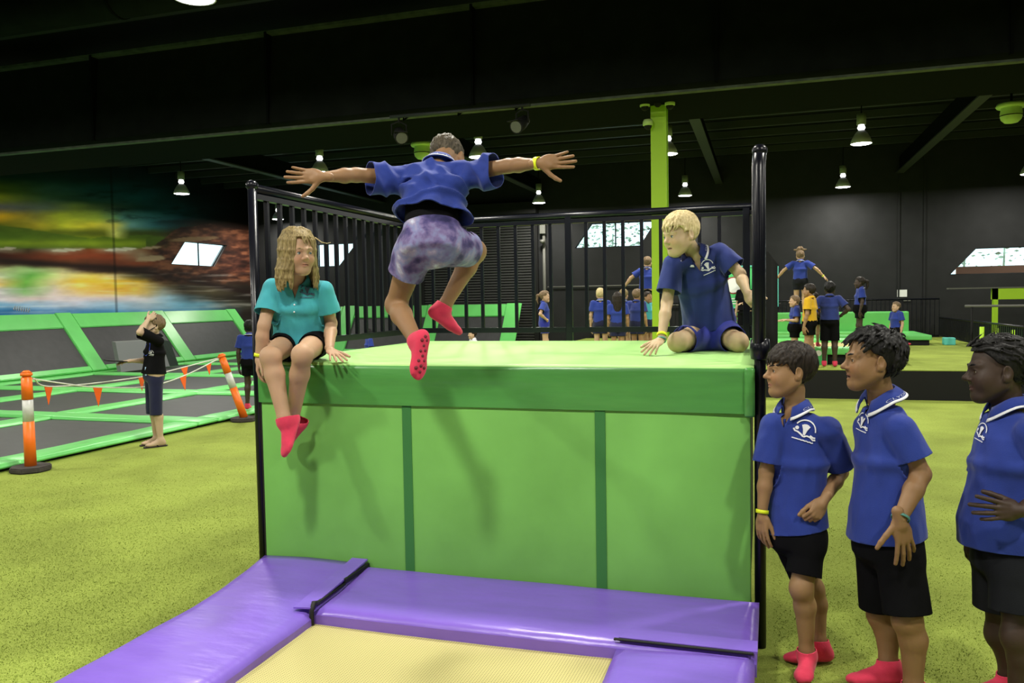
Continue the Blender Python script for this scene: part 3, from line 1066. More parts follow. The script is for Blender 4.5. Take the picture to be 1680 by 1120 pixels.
def angled_wall(name, label, P, u0, divs, zt, m):
    """P(u, s) -> point; u along the wall, s 0 at the foot, 1 at the top, third arg = proud offset"""
    o = empty(name, P(divs[0], 0, 0), label, 'trampoline')

    def slab(nm, u_a, u_b, s0, s1, proud, mm, u_c=None, u_d=None):
        u_c = u_a if u_c is None else u_c
        u_d = u_b if u_d is None else u_d
        bm = bmesh.new()
        lo = [P(u_a, s0, 0), P(u_b, s0, 0), P(u_d, s1, 0), P(u_c, s1, 0)]
        hi = [P(u_a, s0, proud), P(u_b, s0, proud), P(u_d, s1, proud), P(u_c, s1, proud)]
        a = [bm.verts.new(p) for p in lo]
        b = [bm.verts.new(p) for p in hi]
        fs = [bm.faces.new(a), bm.faces.new(b[::-1])] + [bm.faces.new((a[k], a[(k + 1) % 4], b[(k + 1) % 4], b[k])) for k in range(4)]
        bmesh.ops.recalc_face_normals(bm, faces=fs)
        bmesh.ops.bevel(bm, geom=bm.edges[:], offset=0.014, segments=2, affect='EDGES')
        bm_obj(nm, bm, mm, o, False)
    w = 0.24
    for a, b in zip(divs, divs[1:]):
        slab('angled_bed', a + w, b - w, 0.06, 0.80, 0.02, M_BED)
        slab('top_pad', a + w + 0.01, b - w - 0.01, 0.75, 1.0, 0.06, m)
        slab('foot_pad', a + w + 0.01, b - w - 0.01, 0.0, 0.08, 0.08, m)
    for a in divs:
        slab('divider_pad', a - w, a + w, 0.0, 1.012, 0.07, m)
    return o


angled_wall('angled_trampoline_wall', 'row of sloping wall trampolines with green pads under the mural',
            lambda u, s, q: Vector((-15.75 - 1.10 * s + 0.70 * q, u, 0.08 + 1.42 * s + 0.6 * q)), 0, [3.2, 6.4, 9.6, 12.8, 16.0, 19.3, 22.7], 1.5, M_GREENV2)
angled_wall('angled_trampoline_wall', 'row of sloping wall trampolines with green pads along the back wall',
            lambda u, s, q: Vector((u, 22.6 + 1.0 * s - 0.7 * q, 0.08 + 1.46 * s + 0.6 * q)), 0, [-15.2, -12.85, -9.85, -7.25], 1.5, M_GREENV2)

# grey crash mat leaning at the foot of the wall trampolines
cm = empty('crash_mat', (-15.0, 16.6, 0.06), 'grey crash mat standing on the trampoline court', 'mat')
a, b = on_x(199, 612, -14.9), on_x(277, 556, -14.9)
bm = bmesh.new()
add_prism(bm, [(-14.9, a[1], 0.09), (-14.9, b[1], 0.09), (-15.15, b[1], b[2] - 0.02), (-15.15, a[1] + 0.12, b[2])], (-0.12, 0, 0.02))
bm_obj('mat_body', bm, M_MAT, cm)
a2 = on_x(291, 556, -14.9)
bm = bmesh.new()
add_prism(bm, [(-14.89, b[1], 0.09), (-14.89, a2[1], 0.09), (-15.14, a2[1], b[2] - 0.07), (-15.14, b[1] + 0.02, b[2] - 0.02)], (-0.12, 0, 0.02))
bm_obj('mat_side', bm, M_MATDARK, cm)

# ================================================================== THE GREEN BLOCK
BX0, BX1, BY0, BY1, BH = -2.69, -0.045, 3.87, 6.10, 1.335
bk = empty('foam_block', ((BX0 + BX1) / 2, (BY0 + BY1) / 2, 0), 'big green padded platform block the children sit on', 'platform')
box('core', (BX0 + 0.02, BY0 + 0.03, 0.0), (BX1 - 0.02, BY1, BH - 0.07), M_BLACK, bk)
PW = [BX0 + 0.004, -1.795, -0.760, BX1 - 0.004]
for k in range(3):
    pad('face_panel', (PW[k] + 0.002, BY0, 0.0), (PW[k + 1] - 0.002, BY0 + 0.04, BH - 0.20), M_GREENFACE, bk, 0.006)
for x in PW[1:3]:
    box('seam_strip', (x - 0.026, BY0 - 0.004, 0.0), (x + 0.026, BY0 + 0.01, BH - 0.20), M_STRIP, bk, 0.002)
box('edge_trim', (BX0 - 0.006, BY0 + 0.005, 0.0), (BX0 + 0.004, BY0 + 0.05, BH - 0.02), M_DARKEDGE, bk)


def top_mat():
    # mat over the top with a skirt that hangs down the front, edges rounded
    bm = bmesh.new()
    prof = []
    r = 0.035
    prof.append((BY0 - 0.012, BH - 0.225))
    prof.append((BY0 - 0.014, BH - 0.15))
    prof.append((BY0 - 0.010, BH - 0.10))
    prof.append((BY0 - 0.018, BH - r))
    for k in range(1, 6):
        a = math.pi / 2 * k / 5
        prof.append((BY0 - 0.018 + r * (1 - math.cos(a)), BH - r + r * math.sin(a)))
    prof += [(BY0 + 0.3, BH + 0.002), (BY0 + 0.9, BH), (BY0 + 1.6, BH), (BY1, BH)]
    nx = 54
    rows = []
    for i in range(nx + 1):
        x = BX0 - 0.004 + (BX1 - BX0 + 0.012) * i / nx
        row = []
        for j, (y, z) in enumerate(prof):
            w = vnoise(np.array([[x * 2.2, z * 30, y * 2]]), 4)[0] * (0.007 if j < 4 else 0.0)
            row.append(bm.verts.new((x, y - w, z)))
        rows.append(row)
    for i in range(nx):
        for j in range(len(prof) - 1):
            f = bm.faces.new((rows[i][j], rows[i + 1][j], rows[i + 1][j + 1], rows[i][j + 1]))
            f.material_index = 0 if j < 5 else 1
            f.smooth = True
    for side in (0, -1):
        base = [bm.verts.new((rows[side][0].co.x, BY1, BH - 0.225))]
        fr = rows[side]
        f = bm.faces.new(fr + base)
        f.material_index = 0
    bmesh.ops.recalc_face_normals(bm, faces=bm.faces)
    return bm_obj('top_mat', bm, [M_GREENBAND, M_GREENTOP], bk)


tm = top_mat()
bm = bmesh.new()
add_box(bm, (BX1 - 0.035, BY0 - 0.03, BH - 0.24), (BX1 + 0.012, BY0 + 0.03, BH - 0.01), 0.012)
bm_obj('corner_fold', bm, M_GREENBAND, tm, True)

# ---- railing round the block
RZ0, RZ1 = 1.40, 2.33
rl = empty('railing', ((BX0 + BX1) / 2, BY1, BH), 'black gloss safety railing round three sides of the green block', 'railing')


def rail_side(p0, p1, n, posts):
    p0, p1 = Vector(p0), Vector(p1)
    tube('top_rail', [p0 + Vector((0, 0, RZ1 - 0.025)), p1 + Vector((0, 0, RZ1 - 0.025))], 0.027, M_RAIL, rl, 14)
    d = (p1 - p0).normalized()
    s = Vector((-d.y, d.x, 0))
    bm = bmesh.new()
    c = [p0 + s * 0.02, p1 + s * 0.02, p1 - s * 0.02, p0 - s * 0.02]
    add_prism(bm, [v + Vector((0, 0, RZ0)) for v in c], (0, 0, 0.04))
    bm_obj('bottom_rail', bm, M_RAIL, rl)
    bm = bmesh.new()
    add_prism(bm, [v + Vector((0, 0, RZ1 - 0.085)) for v in c], (0, 0, 0.03))
    bm_obj('under_rail', bm, M_RAIL, rl)
    bm = bmesh.new()
    add_box(bm, (-0.0125, -0.0125, RZ0 + 0.02), (0.0125, 0.0125, RZ1 - 0.07), 0.002, 1)
    me = to_mesh('baluster', bm, M_RAIL)
    for k in range(1, n):
        t = k / n
        if any(abs(t - q) < 0.4 / n for q in posts):
            continue
        link('baluster', me, rl, p0.lerp(p1, t))
    for q in posts:
        p = p0.lerp(p1, q)
        box('post', p + Vector((-0.025, -0.025, BH - 0.01)), p + Vector((0.025, 0.025, RZ1 - 0.03)), M_RAIL, rl, 0.004, 1)


rail_side((BX0 - 0.03, BY0 + 0.03, 0), (BX0 - 0.03, BY1 + 0.03, 0), 17, [1.0])
rail_side((BX0 - 0.03, BY1 + 0.03, 0), (BX1 + 0.03, BY1 + 0.03, 0), 19, [0.475, 0.965])
rail_side((BX1 + 0.035, BY0 + 0.04, 0), (BX1 + 0.035, BY1 + 0.03, 0), 17, [1.0])
for x, zl in ((BX0 - 0.03, 0.0), (BX1 + 0.035, 0.0)):
    y = BY0 + 0.03
    tube('post', [(x, y, zl), (x, y, RZ1 - 0.01)], 0.026, M_RAIL, rl, 16)
    lathe('post_cap', [(0.026, -0.01), (0.034, 0.0), (0.034, 0.02), (0.02, 0.036), (0, 0.04)], M_RAIL, rl, 16, c=(x, y, RZ1 - 0.02))
x = BX1 + 0.035
tube('end_loop', [(x - 0.005, BY0 + 0.03, RZ0), (x - 0.005, BY0 + 0.0, RZ0 + 0.05), (x - 0.005, BY0 - 0.01, RZ1 - 0.09), (x, BY0 + 0.03, RZ1 - 0.01), (x, BY0 + 0.2, RZ1 - 0.02)], 0.03, M_RAIL, rl, 14)
lathe('clamp', [(0.03, -0.05), (0.042, -0.045), (0.046, 0.0), (0.042, 0.045), (0.03, 0.05)], M_RAIL, rl, 18, c=(x, BY0 + 0.02, RZ0 + 0.01))
bm = bmesh.new()
add_prism(bm, [(x + 0.01, BY1 - 0.1, 1.25), (x + 0.115, BY1 - 0.1, 1.25), (x + 0.115, BY1 - 0.1, 1.88), (x + 0.05, BY1 - 0.1, 1.97), (x + 0.01, BY1 - 0.1, 1.97)], (0, 0.03, 0))
bm_obj('guard_plate', bm, M_BLACK, rl)

# ================================================================== PURPLE TRAMPOLINE IN FRONT OF THE BLOCK
pt = empty('purple_trampoline', (-1.3, 2.2, 0), 'low trampoline with yellow woven bed and purple pads before the green block', 'trampoline')
LX0, LX1, RX0, RX1 = -2.71, -2.035, -0.605, -0.035
bm = bmesh.new()
bmesh.ops.create_grid(bm, x_segments=30, y_segments=40, size=0.5)
for v in bm.verts:
    rx, ry = abs(v.co.x) * 2, abs(v.co.y) * 2
    v.co = Vector((LX1 - 0.06 + (RX0 - LX1 + 0.12) * (v.co.x + 0.5), -0.6 + 4.0 * (v.co.y + 0.5), 0.135 - 0.035 * (1 - rx ** 2) * (1 - ry ** 4)))
bm_obj('jump_bed', bm, M_WEAVE, pt, True)
box('frame', (LX0 + 0.06, -0.9, 0.0), (RX1 - 0.05, BY0 - 0.03, 0.085), M_BLACK, pt)


def soft_pad(name, corners, zt, thick, seed, nx=40, ny=14, amp=0.008):
    """corners: 4 (x,y) ; zt(u,v) -> top height"""
    bm = bmesh.new()
    c = [Vector((*p, 0)) for p in corners]
    top, bot = [], []
    for i in range(nx + 1):
        u = i / nx
        rt, rb = [], []
        for j in range(ny + 1):
            v = j / ny
            p = (c[0] * (1 - u) + c[1] * u) * (1 - v) + (c[3] * (1 - u) + c[2] * u) * v
            e = min(u * (c[1] - c[0]).length, (1 - u) * (c[1] - c[0]).length, v * (c[3] - c[0]).length, (1 - v) * (c[3] - c[0]).length)
            rd = 0.022 * (1 - min(1, e / 0.03)) ** 2
            z = zt(u, v) - rd
            rt.append(bm.verts.new((p.x, p.y, z)))
            rb.append(bm.verts.new((p.x, p.y, max(0.086, z - thick + rd))))
        top.append(rt)
        bot.append(rb)
    allv = [v for r in top for v in r]
    P = np.array([v.co[:] for v in allv])
    nz = fbm(P * [5, 9, 3], 3, seed) * amp
    for v, d in zip(allv, nz):
        v.co.z += d
    for i in range(nx):
        for j in range(ny):
            bm.faces.new((top[i][j], top[i + 1][j], top[i + 1][j + 1], top[i][j + 1])).smooth = True
            bm.faces.new((bot[i][j + 1], bot[i + 1][j + 1], bot[i + 1][j], bot[i][j]))
    for i in range(nx):
        bm.faces.new((top[i][0], bot[i][0], bot[i + 1][0], top[i + 1][0]))
        bm.faces.new((top[i + 1][ny], bot[i + 1][ny], bot[i][ny], top[i][ny]))
    for j in range(ny):
        bm.faces.new((top[0][j + 1], bot[0][j + 1], bot[0][j], top[0][j]))
        bm.faces.new((top[nx][j], bot[nx][j], bot[nx][j + 1], top[nx][j + 1]))
    return bm_obj(name, bm, M_PURPLE, pt)


# left pad (runs towards the camera), back pad against the block, right pad
soft_pad('left_pad', [(LX0, -0.9), (LX1, -0.9), (LX1, BY0 - 0.006), (LX0 + 0.02, BY0 - 0.006)],
         lambda u, v: 0.185 + 0.075 * max(0, (v - 0.86) / 0.14) ** 1.6 + 0.01 * math.sin(u * 3.1), 0.065, 3, 16, 60)
soft_pad('back_pad', [(LX1 - 0.02, 3.30), (RX1 + 0.012, 3.30), (RX1 + 0.02, BY0 - 0.004), (LX1 - 0.02, BY0 - 0.004)],
         lambda u, v: 0.200 + 0.045 * v ** 1.5, 0.075, 5, 50, 12, 0.004)
soft_pad('right_pad', [(RX0, -0.9), (RX1 - 0.01, -0.9), (RX1 + 0.005, 3.36), (RX0 + 0.015, 3.30)],
         lambda u, v: 0.198 + 0.008 * math.sin(u * 3.1), 0.07, 9, 14, 50, 0.004)
# velcro joints and lap flaps
bm = bmesh.new()
add_box(bm, (LX1 - 0.012, 3.33, 0.218), (LX1 + 0.004, 3.6, 0.228), 0.003)
add_box(bm, (LX1 - 0.010, 3.6, 0.226), (LX1 + 0.006, 3.86, 0.250), 0.003)
bm_obj('velcro_joint', bm, M_DARKEDGE, pt)
bm = bmesh.new()
add_prism(bm, [(LX1 - 0.10, 3.28, 0.205), (LX1 - 0.006, 3.28, 0.212), (LX1 - 0.006, 3.86, 0.262), (LX1 - 0.10, 3.86, 0.262)], (0, 0, 0.008))
bm_obj('lap_flap', bm, M_PURPLE, pt)
tube('corner_loop', [(LX1 - 0.005, 3.285, 0.10), (LX1 - 0.002, 3.280, 0.20), (LX1 - 0.002, 3.30, 0.235), (LX1 - 0.002, 3.34, 0.22)], 0.012, M_DARKEDGE, pt, 8)
box('velcro_joint', (RX0 + 0.0, 3.318, 0.205), (RX1 + 0.0, 3.334, 0.213), M_DARKEDGE, pt, 0.003)
prism('lap_flap', [(RX0 + 0.02, 3.335, 0.208), (RX1 + 0.015, 3.335, 0.208), (RX1 + 0.015, 3.43, 0.214), (RX0 + 0.06, 3.43, 0.214)], (0, 0, 0.007), M_PURPLE, pt)

# ================================================================== BOLLARD POSTS WITH ROPE AND FLAGS
def delineator(base, lean, h, label):
    o = empty('delineator_post', base, label, 'post')
    bm = bmesh.new()
    n = 8
    loop = [(0.20 * math.cos(2 * math.pi * (k + 0.5) / n), 0.20 * math.sin(2 * math.pi * (k + 0.5) / n), 0.0) for k in range(n)]
    add_prism(bm, loop, (0, 0, 0.055))
    bmesh.ops.bevel(bm, geom=bm.edges[:], offset=0.012, segments=2, affect='EDGES')
    bm_obj('rubber_base', bm, M_RUBBER, o, keep=False)
    q = Vector(lean)

    def seg(nm, t0, t1, r0, r1, m):
        bm = bmesh.new()
        add_tube(bm, [q * t0 + Vector((0, 0, 0.05 + h * t0)), q * t1 + Vector((0, 0, 0.05 + h * t1))], [r0, r1], 18)
        bm_obj(nm, bm, m, o, keep=False)
    seg('lower_tube', 0.0, 0.47, 0.056, 0.052, M_ORANGE)
    seg('silver_band', 0.47, 0.70, 0.051, 0.050, M_SILVER)
    seg('upper_tube', 0.70, 0.93, 0.053, 0.050, M_ORANGE)
    seg('collar_ring', 0.925, 0.945, 0.040, 0.040, M_ORANGE)
    seg('knob', 0.945, 0.975, 0.055, 0.055, M_ORANGE)
    seg('knob_top', 0.975, 1.0, 0.052, 0.025, M_ORANGE)
    return o


P1 = on_z(47, 772, 0.0) + np.array([0.03, 0, 0])
T1 = at_depth(44, 607, float((P1 - c_o) @ c_f))
delineator(tuple(P1), (0, 0, 0), T1[2] - 0.05, 'upright orange bollard post with silver band on the turf edge')
P2 = on_z(391, 690, 0.0) + np.array([0.10, 0, 0])
T2 = at_depth(362, 580, float((P2 - c_o) @ c_f) - 0.1)
delineator(tuple(P2), (T2[0] - P2[0], T2[1] - P2[1], 0), T2[2] - 0.05, 'leaning orange bollard post with silver band behind the seated child')


def bunting(name, pts, flags, label):
    o = empty(name, pts[0], label, 'bunting')
    # smooth the rope
    P = [np.array(p) for p in pts]
    fine = []
    for k in range(len(P) - 1):
        p0, p1, p2, p3 = P[max(k - 1, 0)], P[k], P[k + 1], P[min(k + 2, len(P) - 1)]
        for t in np.linspace(0, 1, 9)[:-1]:
            fine.append(0.5 * ((2 * p1) + (-p0 + p2) * t + (2 * p0 - 5 * p1 + 4 * p2 - p3) * t * t + (-p0 + 3 * p1 - 3 * p2 + p3) * t ** 3))
    fine.append(P[-1])
    tube('rope', fine, 0.008, M_ROPE, o, 6)
    for px, w, h, tilt in flags:
        k = min(range(len(fine)), key=lambda i: abs(proj_x(fine[i]) - px))
        c = Vector(fine[k])
        d = (Vector(fine[min(k + 1, len(fine) - 1)]) - Vector(fine[max(0, k - 1)])).normalized()
        nrm = Vector((d.y, -d.x, 0)).normalized() * 0.004
        bm = bmesh.new()
        add_prism(bm, [c - d * w, c + d * w, c + d * tilt * w - Vector((0, 0, h))], nrm)
        bm_obj('flag', bm, M_FLAG, o)


def proj_x(p):
    d = np.array(p) - c_o
    return 840 + FPX * (d @ c_r) / (d @ c_f)


xb = P1[0]
rope_y = lambda px, py: on_x(px, py, xb)
bunting('flag_rope', [T1 + np.array([0.05, 0.02, -0.09]), on_x(105, 629, -7.16), on_x(160, 635, -7.22), on_x(240, 634, -7.28), on_x(300, 617, -7.34), T2 + np.array([0.0, -0.035, -0.065])],
        [(161, 0.075, 0.22, 0.0), (297, 0.07, 0.20, 0.5), (345, 0.06, 0.16, 0.2)], 'nearer sagging rope of orange flags between the two posts')
bunting('flag_rope', [T1 + np.array([0.03, 0.05, -0.09]), on_x(90, 634, -7.34), on_x(232, 618, -7.46), on_x(310, 600, -7.48), T2 + np.array([-0.02, -0.03, -0.06])],
        [(84, 0.07, 0.20, -0.2), (236, 0.06, 0.18, 0.0), (303, 0.07, 0.16, 0.3)], 'farther tighter rope of orange flags between the two posts')


# ================================================================== BODY BUILDER: smooth distance fields -> one continuous surface
def nrm(v):
    v = np.asarray(v, float)
    return v / (np.linalg.norm(v) + 1e-12)


def orth(side, w):
    u = np.asarray(side, float) - w * np.dot(side, w)
    return nrm(u)


class Prim:
    __slots__ = ('fn', 'lo', 'hi', 'k', 'sub')

    def __init__(s, fn, lo, hi, k, sub=False):
        s.fn, s.lo, s.hi, s.k, s.sub = fn, np.asarray(lo, float), np.asarray(hi, float), k, sub


def cap(a, b, ra, rb, k=0.02, sub=False):
    a, b = np.asarray(a, float), np.asarray(b, float)
    ba = b - a
    L2 = max(1e-9, ba @ ba)

    def fn(X, Y, Z):
        px, py, pz = X - a[0], Y - a[1], Z - a[2]
        t = np.clip((px * ba[0] + py * ba[1] + pz * ba[2]) / L2, 0, 1)
        return np.sqrt((px - t * ba[0]) ** 2 + (py - t * ba[1]) ** 2 + (pz - t * ba[2]) ** 2) - (ra + (rb - ra) * t)
    r = max(ra, rb)
    return Prim(fn, np.minimum(a, b) - r, np.maximum(a, b) + r, k, sub)


def ell(c, r, M=None, k=0.02, sub=False):
    c = np.asarray(c, float)
    r = np.asarray(r, float)
    M = np.eye(3) if M is None else np.asarray(M)

    def fn(X, Y, Z):
        px, py, pz = X - c[0], Y - c[1], Z - c[2]
        k0 = 0
        k1 = 0
        for i in range(3):
            q = px * M[i][0] + py * M[i][1] + pz * M[i][2]
            k0 = k0 + (q / r[i]) ** 2
            k1 = k1 + (q / (r[i] * r[i])) ** 2
        k0 = np.sqrt(k0)
        return k0 * (k0 - 1) / np.maximum(np.sqrt(k1), 1e-6)
    ext = np.sqrt(((M * r[:, None]) ** 2).sum(0))
    return Prim(fn, c - ext, c + ext, k, sub)


def loft(a, b, side, prof, k=0.03, sub=False):
    """elliptic tube; prof rows (t, half_width_along_side, half_depth)"""
    a, b = np.asarray(a, float), np.asarray(b, float)
    w = b - a
    L = np.linalg.norm(w)
    w = w / L
    u = orth(side, w)
    v = np.cross(w, u)
    pr = np.asarray(prof, float)

    def fn(X, Y, Z):
        px, py, pz = X - a[0], Y - a[1], Z - a[2]
        s = px * w[0] + py * w[1] + pz * w[2]
        t = np.clip(s / L, 0, 1)
        qu = px * u[0] + py * u[1] + pz * u[2]
        qv = px * v[0] + py * v[1] + pz * v[2]
        rx = np.interp(t, pr[:, 0], pr[:, 1])
        ry = np.interp(t, pr[:, 0], pr[:, 2])
        k0 = np.sqrt((qu / rx) ** 2 + (qv / ry) ** 2)
        k1 = np.sqrt((qu / rx ** 2) ** 2 + (qv / ry ** 2) ** 2)
        d = np.where(k1 > 1e-6, k0 * (k0 - 1) / np.maximum(k1, 1e-6), -np.minimum(rx, ry))
        e = np.maximum(np.maximum(-s, s - L), 0)
        return np.where(e > 0, np.sqrt(np.maximum(d, 0) ** 2 + e * e) + np.minimum(d, 0) * 0, d)
    r = pr[:, 1:].max()
    return Prim(fn, np.minimum(a, b) - r, np.maximum(a, b) + r, k, sub)


def mesh_field(prims, res, pad=0.02, clip_lo=None, clip_hi=None):
    add = [p for p in prims if not p.sub]
    lo = np.min([p.lo for p in add], 0) - pad
    hi = np.max([p.hi for p in add], 0) + pad
    if clip_lo is not None:
        lo = np.maximum(lo, clip_lo)
        hi = np.minimum(hi, clip_hi)
    n = np.ceil((hi - lo) / res).astype(int) + 1
    ax = [(lo[i] + res * np.arange(n[i])).astype(np.float32) for i in range(3)]
    D = np.full(n, 0.5, np.float32)
    for p in prims:
        m = p.k + 2.2 * res
        i0 = np.clip(np.floor((p.lo - m - lo) / res).astype(int), 0, n)
        i1 = np.clip(np.ceil((p.hi + m - lo) / res).astype(int) + 1, 0, n)
        if np.any(i1 <= i0):
            continue
        sl = tuple(slice(i0[i], i1[i]) for i in range(3))
        d = p.fn(ax[0][sl[0]][:, None, None], ax[1][sl[1]][None, :, None], ax[2][sl[2]][None, None, :]).astype(np.float32)
        c = D[sl]
        if p.sub:
            d = -d
            if p.k > 0:
                h = np.clip((p.k - np.abs(c - d)) / p.k, 0, None)
                D[sl] = np.maximum(c, d) + h * h * p.k * 0.25
            else:
                D[sl] = np.maximum(c, d)
        elif p.k > 0:
            h = np.clip((p.k - np.abs(c - d)) / p.k, 0, None)
            D[sl] = np.minimum(c, d) - h * h * p.k * 0.25
        else:
            D[sl] = np.minimum(c, d)
    return surface_nets(D, lo, res)


def surface_nets(D, lo, res):
    S = (D < 0)
    I = S.astype(np.int8)
    cnt = I[:-1, :-1, :-1] + I[1:, :-1, :-1] + I[:-1, 1:, :-1] + I[1:, 1:, :-1] + I[:-1, :-1, 1:] + I[1:, :-1, 1:] + I[:-1, 1:, 1:] + I[1:, 1:, 1:]
    mask = (cnt > 0) & (cnt < 8)
    idx = np.argwhere(mask)
    ids = np.full(mask.shape, -1, np.int32)
    ids[mask] = np.arange(len(idx))
    acc = np.zeros((len(idx), 3))
    num = np.zeros(len(idx))
    cs = [(i, j, k) for i in (0, 1) for j in (0, 1) for k in (0, 1)]
    val = {c: D[idx[:, 0] + c[0], idx[:, 1] + c[1], idx[:, 2] + c[2]] for c in cs}
    for c in cs:
        for a in range(3):
            if c[a] == 0:
                e = list(c)
                e[a] = 1
                v1, v2 = val[c], val[tuple(e)]
                cr = (v1 < 0) != (v2 < 0)
                t = np.where(cr, v1 / np.where(v1 == v2, 1, v1 - v2), 0)
                p = np.array(c, float)[None, :].repeat(len(idx), 0)
                p[:, a] += t
                acc += p * cr[:, None]
                num += cr
    verts = (idx + acc / num[:, None]) * res + lo
    faces = []
    for a in range(3):
        b, c = (a + 1) % 3, (a + 2) % 3
        s1 = [slice(None)] * 3
        s2 = [slice(None)] * 3
        s1[a] = slice(0, -1)
        s2[a] = slice(1, None)
        ch = S[tuple(s1)] != S[tuple(s2)]
        e = np.argwhere(ch)
        ok = (e[:, b] > 0) & (e[:, c] > 0) & (e[:, b] < D.shape[b] - 1) & (e[:, c] < D.shape[c] - 1)
        e = e[ok]
        if not len(e):
            continue
        ins = S[e[:, 0], e[:, 1], e[:, 2]]
        q = []
        for db, dc in ((-1, -1), (0, -1), (0, 0), (-1, 0)):
            t = e.copy()
            t[:, b] += db
            t[:, c] += dc
            q.append(ids[t[:, 0], t[:, 1], t[:, 2]])
        q = np.stack(q, 1)
        q[~ins] = q[~ins][:, ::-1]
        faces.append(q)
    return verts, np.concatenate(faces)


def vert_normals(V, Fq):
    n = np.cross(V[Fq[:, 2]] - V[Fq[:, 0]], V[Fq[:, 3]] - V[Fq[:, 1]])
    out = np.zeros_like(V)
    for k in range(4):
        np.add.at(out, Fq[:, k], n)
    return out / (np.linalg.norm(out, axis=1, keepdims=True) + 1e-12)


def relax(V, Fq, it=1, lam=0.5):
    for _ in range(it):
        acc = np.zeros_like(V)
        num = np.zeros(len(V))
        for k in range(4):
            np.add.at(acc, Fq[:, k], V[Fq[:, (k + 1) % 4]] + V[Fq[:, (k + 3) % 4]])
            np.add.at(num, Fq[:, k], 2)
        V = V * (1 - lam) + lam * acc / np.maximum(num, 1)[:, None]
    return V


def np_mesh(name, parts, mats, attrs=None):
    """parts: list of (V, F, material index)"""
    V = np.concatenate([p[0] for p in parts])
    off = np.cumsum([0] + [len(p[0]) for p in parts[:-1]])
    Fq = np.concatenate([p[1] + o for p, o in zip(parts, off)])
    mi = np.concatenate([np.full(len(p[1]), p[2]) if np.isscalar(p[2]) else p[2] for p in parts])
    me = bpy.data.meshes.new(name)
    me.vertices.add(len(V))
    me.vertices.foreach_set('co', V.astype(np.float32).ravel())
    me.loops.add(Fq.size)
    me.loops.foreach_set('vertex_index', Fq.astype(np.int32).ravel())
    me.polygons.add(len(Fq))
    me.polygons.foreach_set('loop_start', np.arange(0, Fq.size, 4, dtype=np.int32))
    me.polygons.foreach_set('material_index', mi.astype(np.int32))
    me.polygons.foreach_set('use_smooth', np.ones(len(Fq), bool))
    for m in (mats if isinstance(mats, (list, tuple)) else [mats]):
        me.materials.append(m)
    if attrs:
        for an, arr in attrs.items():
            at = me.attributes.new(an, 'FLOAT_COLOR', 'POINT')
            at.data.foreach_set('color', np.c_[arr, np.ones(len(arr))].astype(np.float32).ravel())
    me.update(calc_edges=True)
    me.validate()
    return me


def bisect_open(me, cuts, thick=0.0035):
    """cuts: (plane_co, plane_no, filter(center)->bool); geometry on the normal side is removed inside the filter"""
    bm = bmesh.new()
    bm.from_mesh(me)
    for co, no, flt in cuts:
        def pick():
            fl = bm.faces[:]
            cen = np.array([f.calc_center_median()[:] for f in fl])
            return fl, cen, flt(cen)
        fl, cen, mk = pick()
        fs = [f for f, q in zip(fl, mk) if q]
        if not fs:
            continue
        es = set(e for f in fs for e in f.edges)
        vs = set(v for f in fs for v in f.verts)
        bmesh.ops.bisect_plane(bm, geom=list(vs) + list(es) + fs, dist=1e-6, plane_co=Vector(co), plane_no=Vector(no))
        fl, cen, mk = pick()
        mk = mk & ((cen - np.asarray(co)) @ np.asarray(no) > 0)
        dead = [f for f, q in zip(fl, mk) if q]
        bmesh.ops.delete(bm, geom=dead, context='FACES')
    bm.to_mesh(me)
    bm.free()
    me.polygons.foreach_set('use_smooth', [True] * len(me.polygons))
    return me


# ------------------------------------------------------------------ skin, cloth and hair materials
def skin_mat(name, col):
    m = vcol_mat(name, 0.55, 0.35, bump=0.04, bscale=140, sss=0.12)
    return m


def cloth_mat(name, col, noise=0.08, rough=0.85):
    return mat(name, col, rough, 0.2, noise=noise, nscale=9, bump=0.12, bscale=220, sheen=0.15)


M_BLUE = cloth_mat('royal blue polo cotton', (0.021, 0.042, 0.245))
M_BLUE2 = cloth_mat('deep blue polo cotton', (0.022, 0.036, 0.17))
M_TEALSHIRT = cloth_mat('turquoise polo cotton', (0.055, 0.36, 0.42))
M_YELLOW = cloth_mat('gold polo cotton', (0.62, 0.36, 0.015))
M_BLACKCLOTH = mat('black cotton', (0.0045, 0.0045, 0.0055), 0.9, 0.08, noise=0.15, nscale=9, bump=0.12, bscale=220)
M_NAVY = cloth_mat('navy cotton', (0.012, 0.014, 0.045))
M_CHARCOAL = mat('charcoal cotton', (0.012, 0.013, 0.016), 0.9, 0.1, noise=0.15, nscale=9, bump=0.12, bscale=220)
M_BLUESHORT = cloth_mat('royal blue short cotton', (0.022, 0.030, 0.26))
M_SOCK = cloth_mat('pink grip sock', (0.68, 0.045, 0.10), 0.1)
M_SOCKGRIP = mat('dark sock grip', (0.16, 0.015, 0.025), 0.7)
M_WHITECLOTH = cloth_mat('white trim', (0.75, 0.76, 0.80))
M_LETTER = cloth_mat('pale blue lettering', (0.42, 0.45, 0.62))
M_BAND = mat('yellow wristband', (0.75, 0.85, 0.02), 0.4)
M_TEALBAND = mat('teal rubber band', (0.08, 0.24, 0.20), 0.5)
M_EYEWHITE = mat('eye white', (0.42, 0.40, 0.38), 0.25)
M_PUPIL = mat('pupil', (0.008, 0.006, 0.005), 0.15)
M_IRISB = mat('brown iris', (0.05, 0.025, 0.012), 0.2)
M_IRISL = mat('blue iris', (0.10, 0.16, 0.18), 0.2)
M_FLIP = mat('dark flip flop', (0.03, 0.02, 0.02), 0.7)


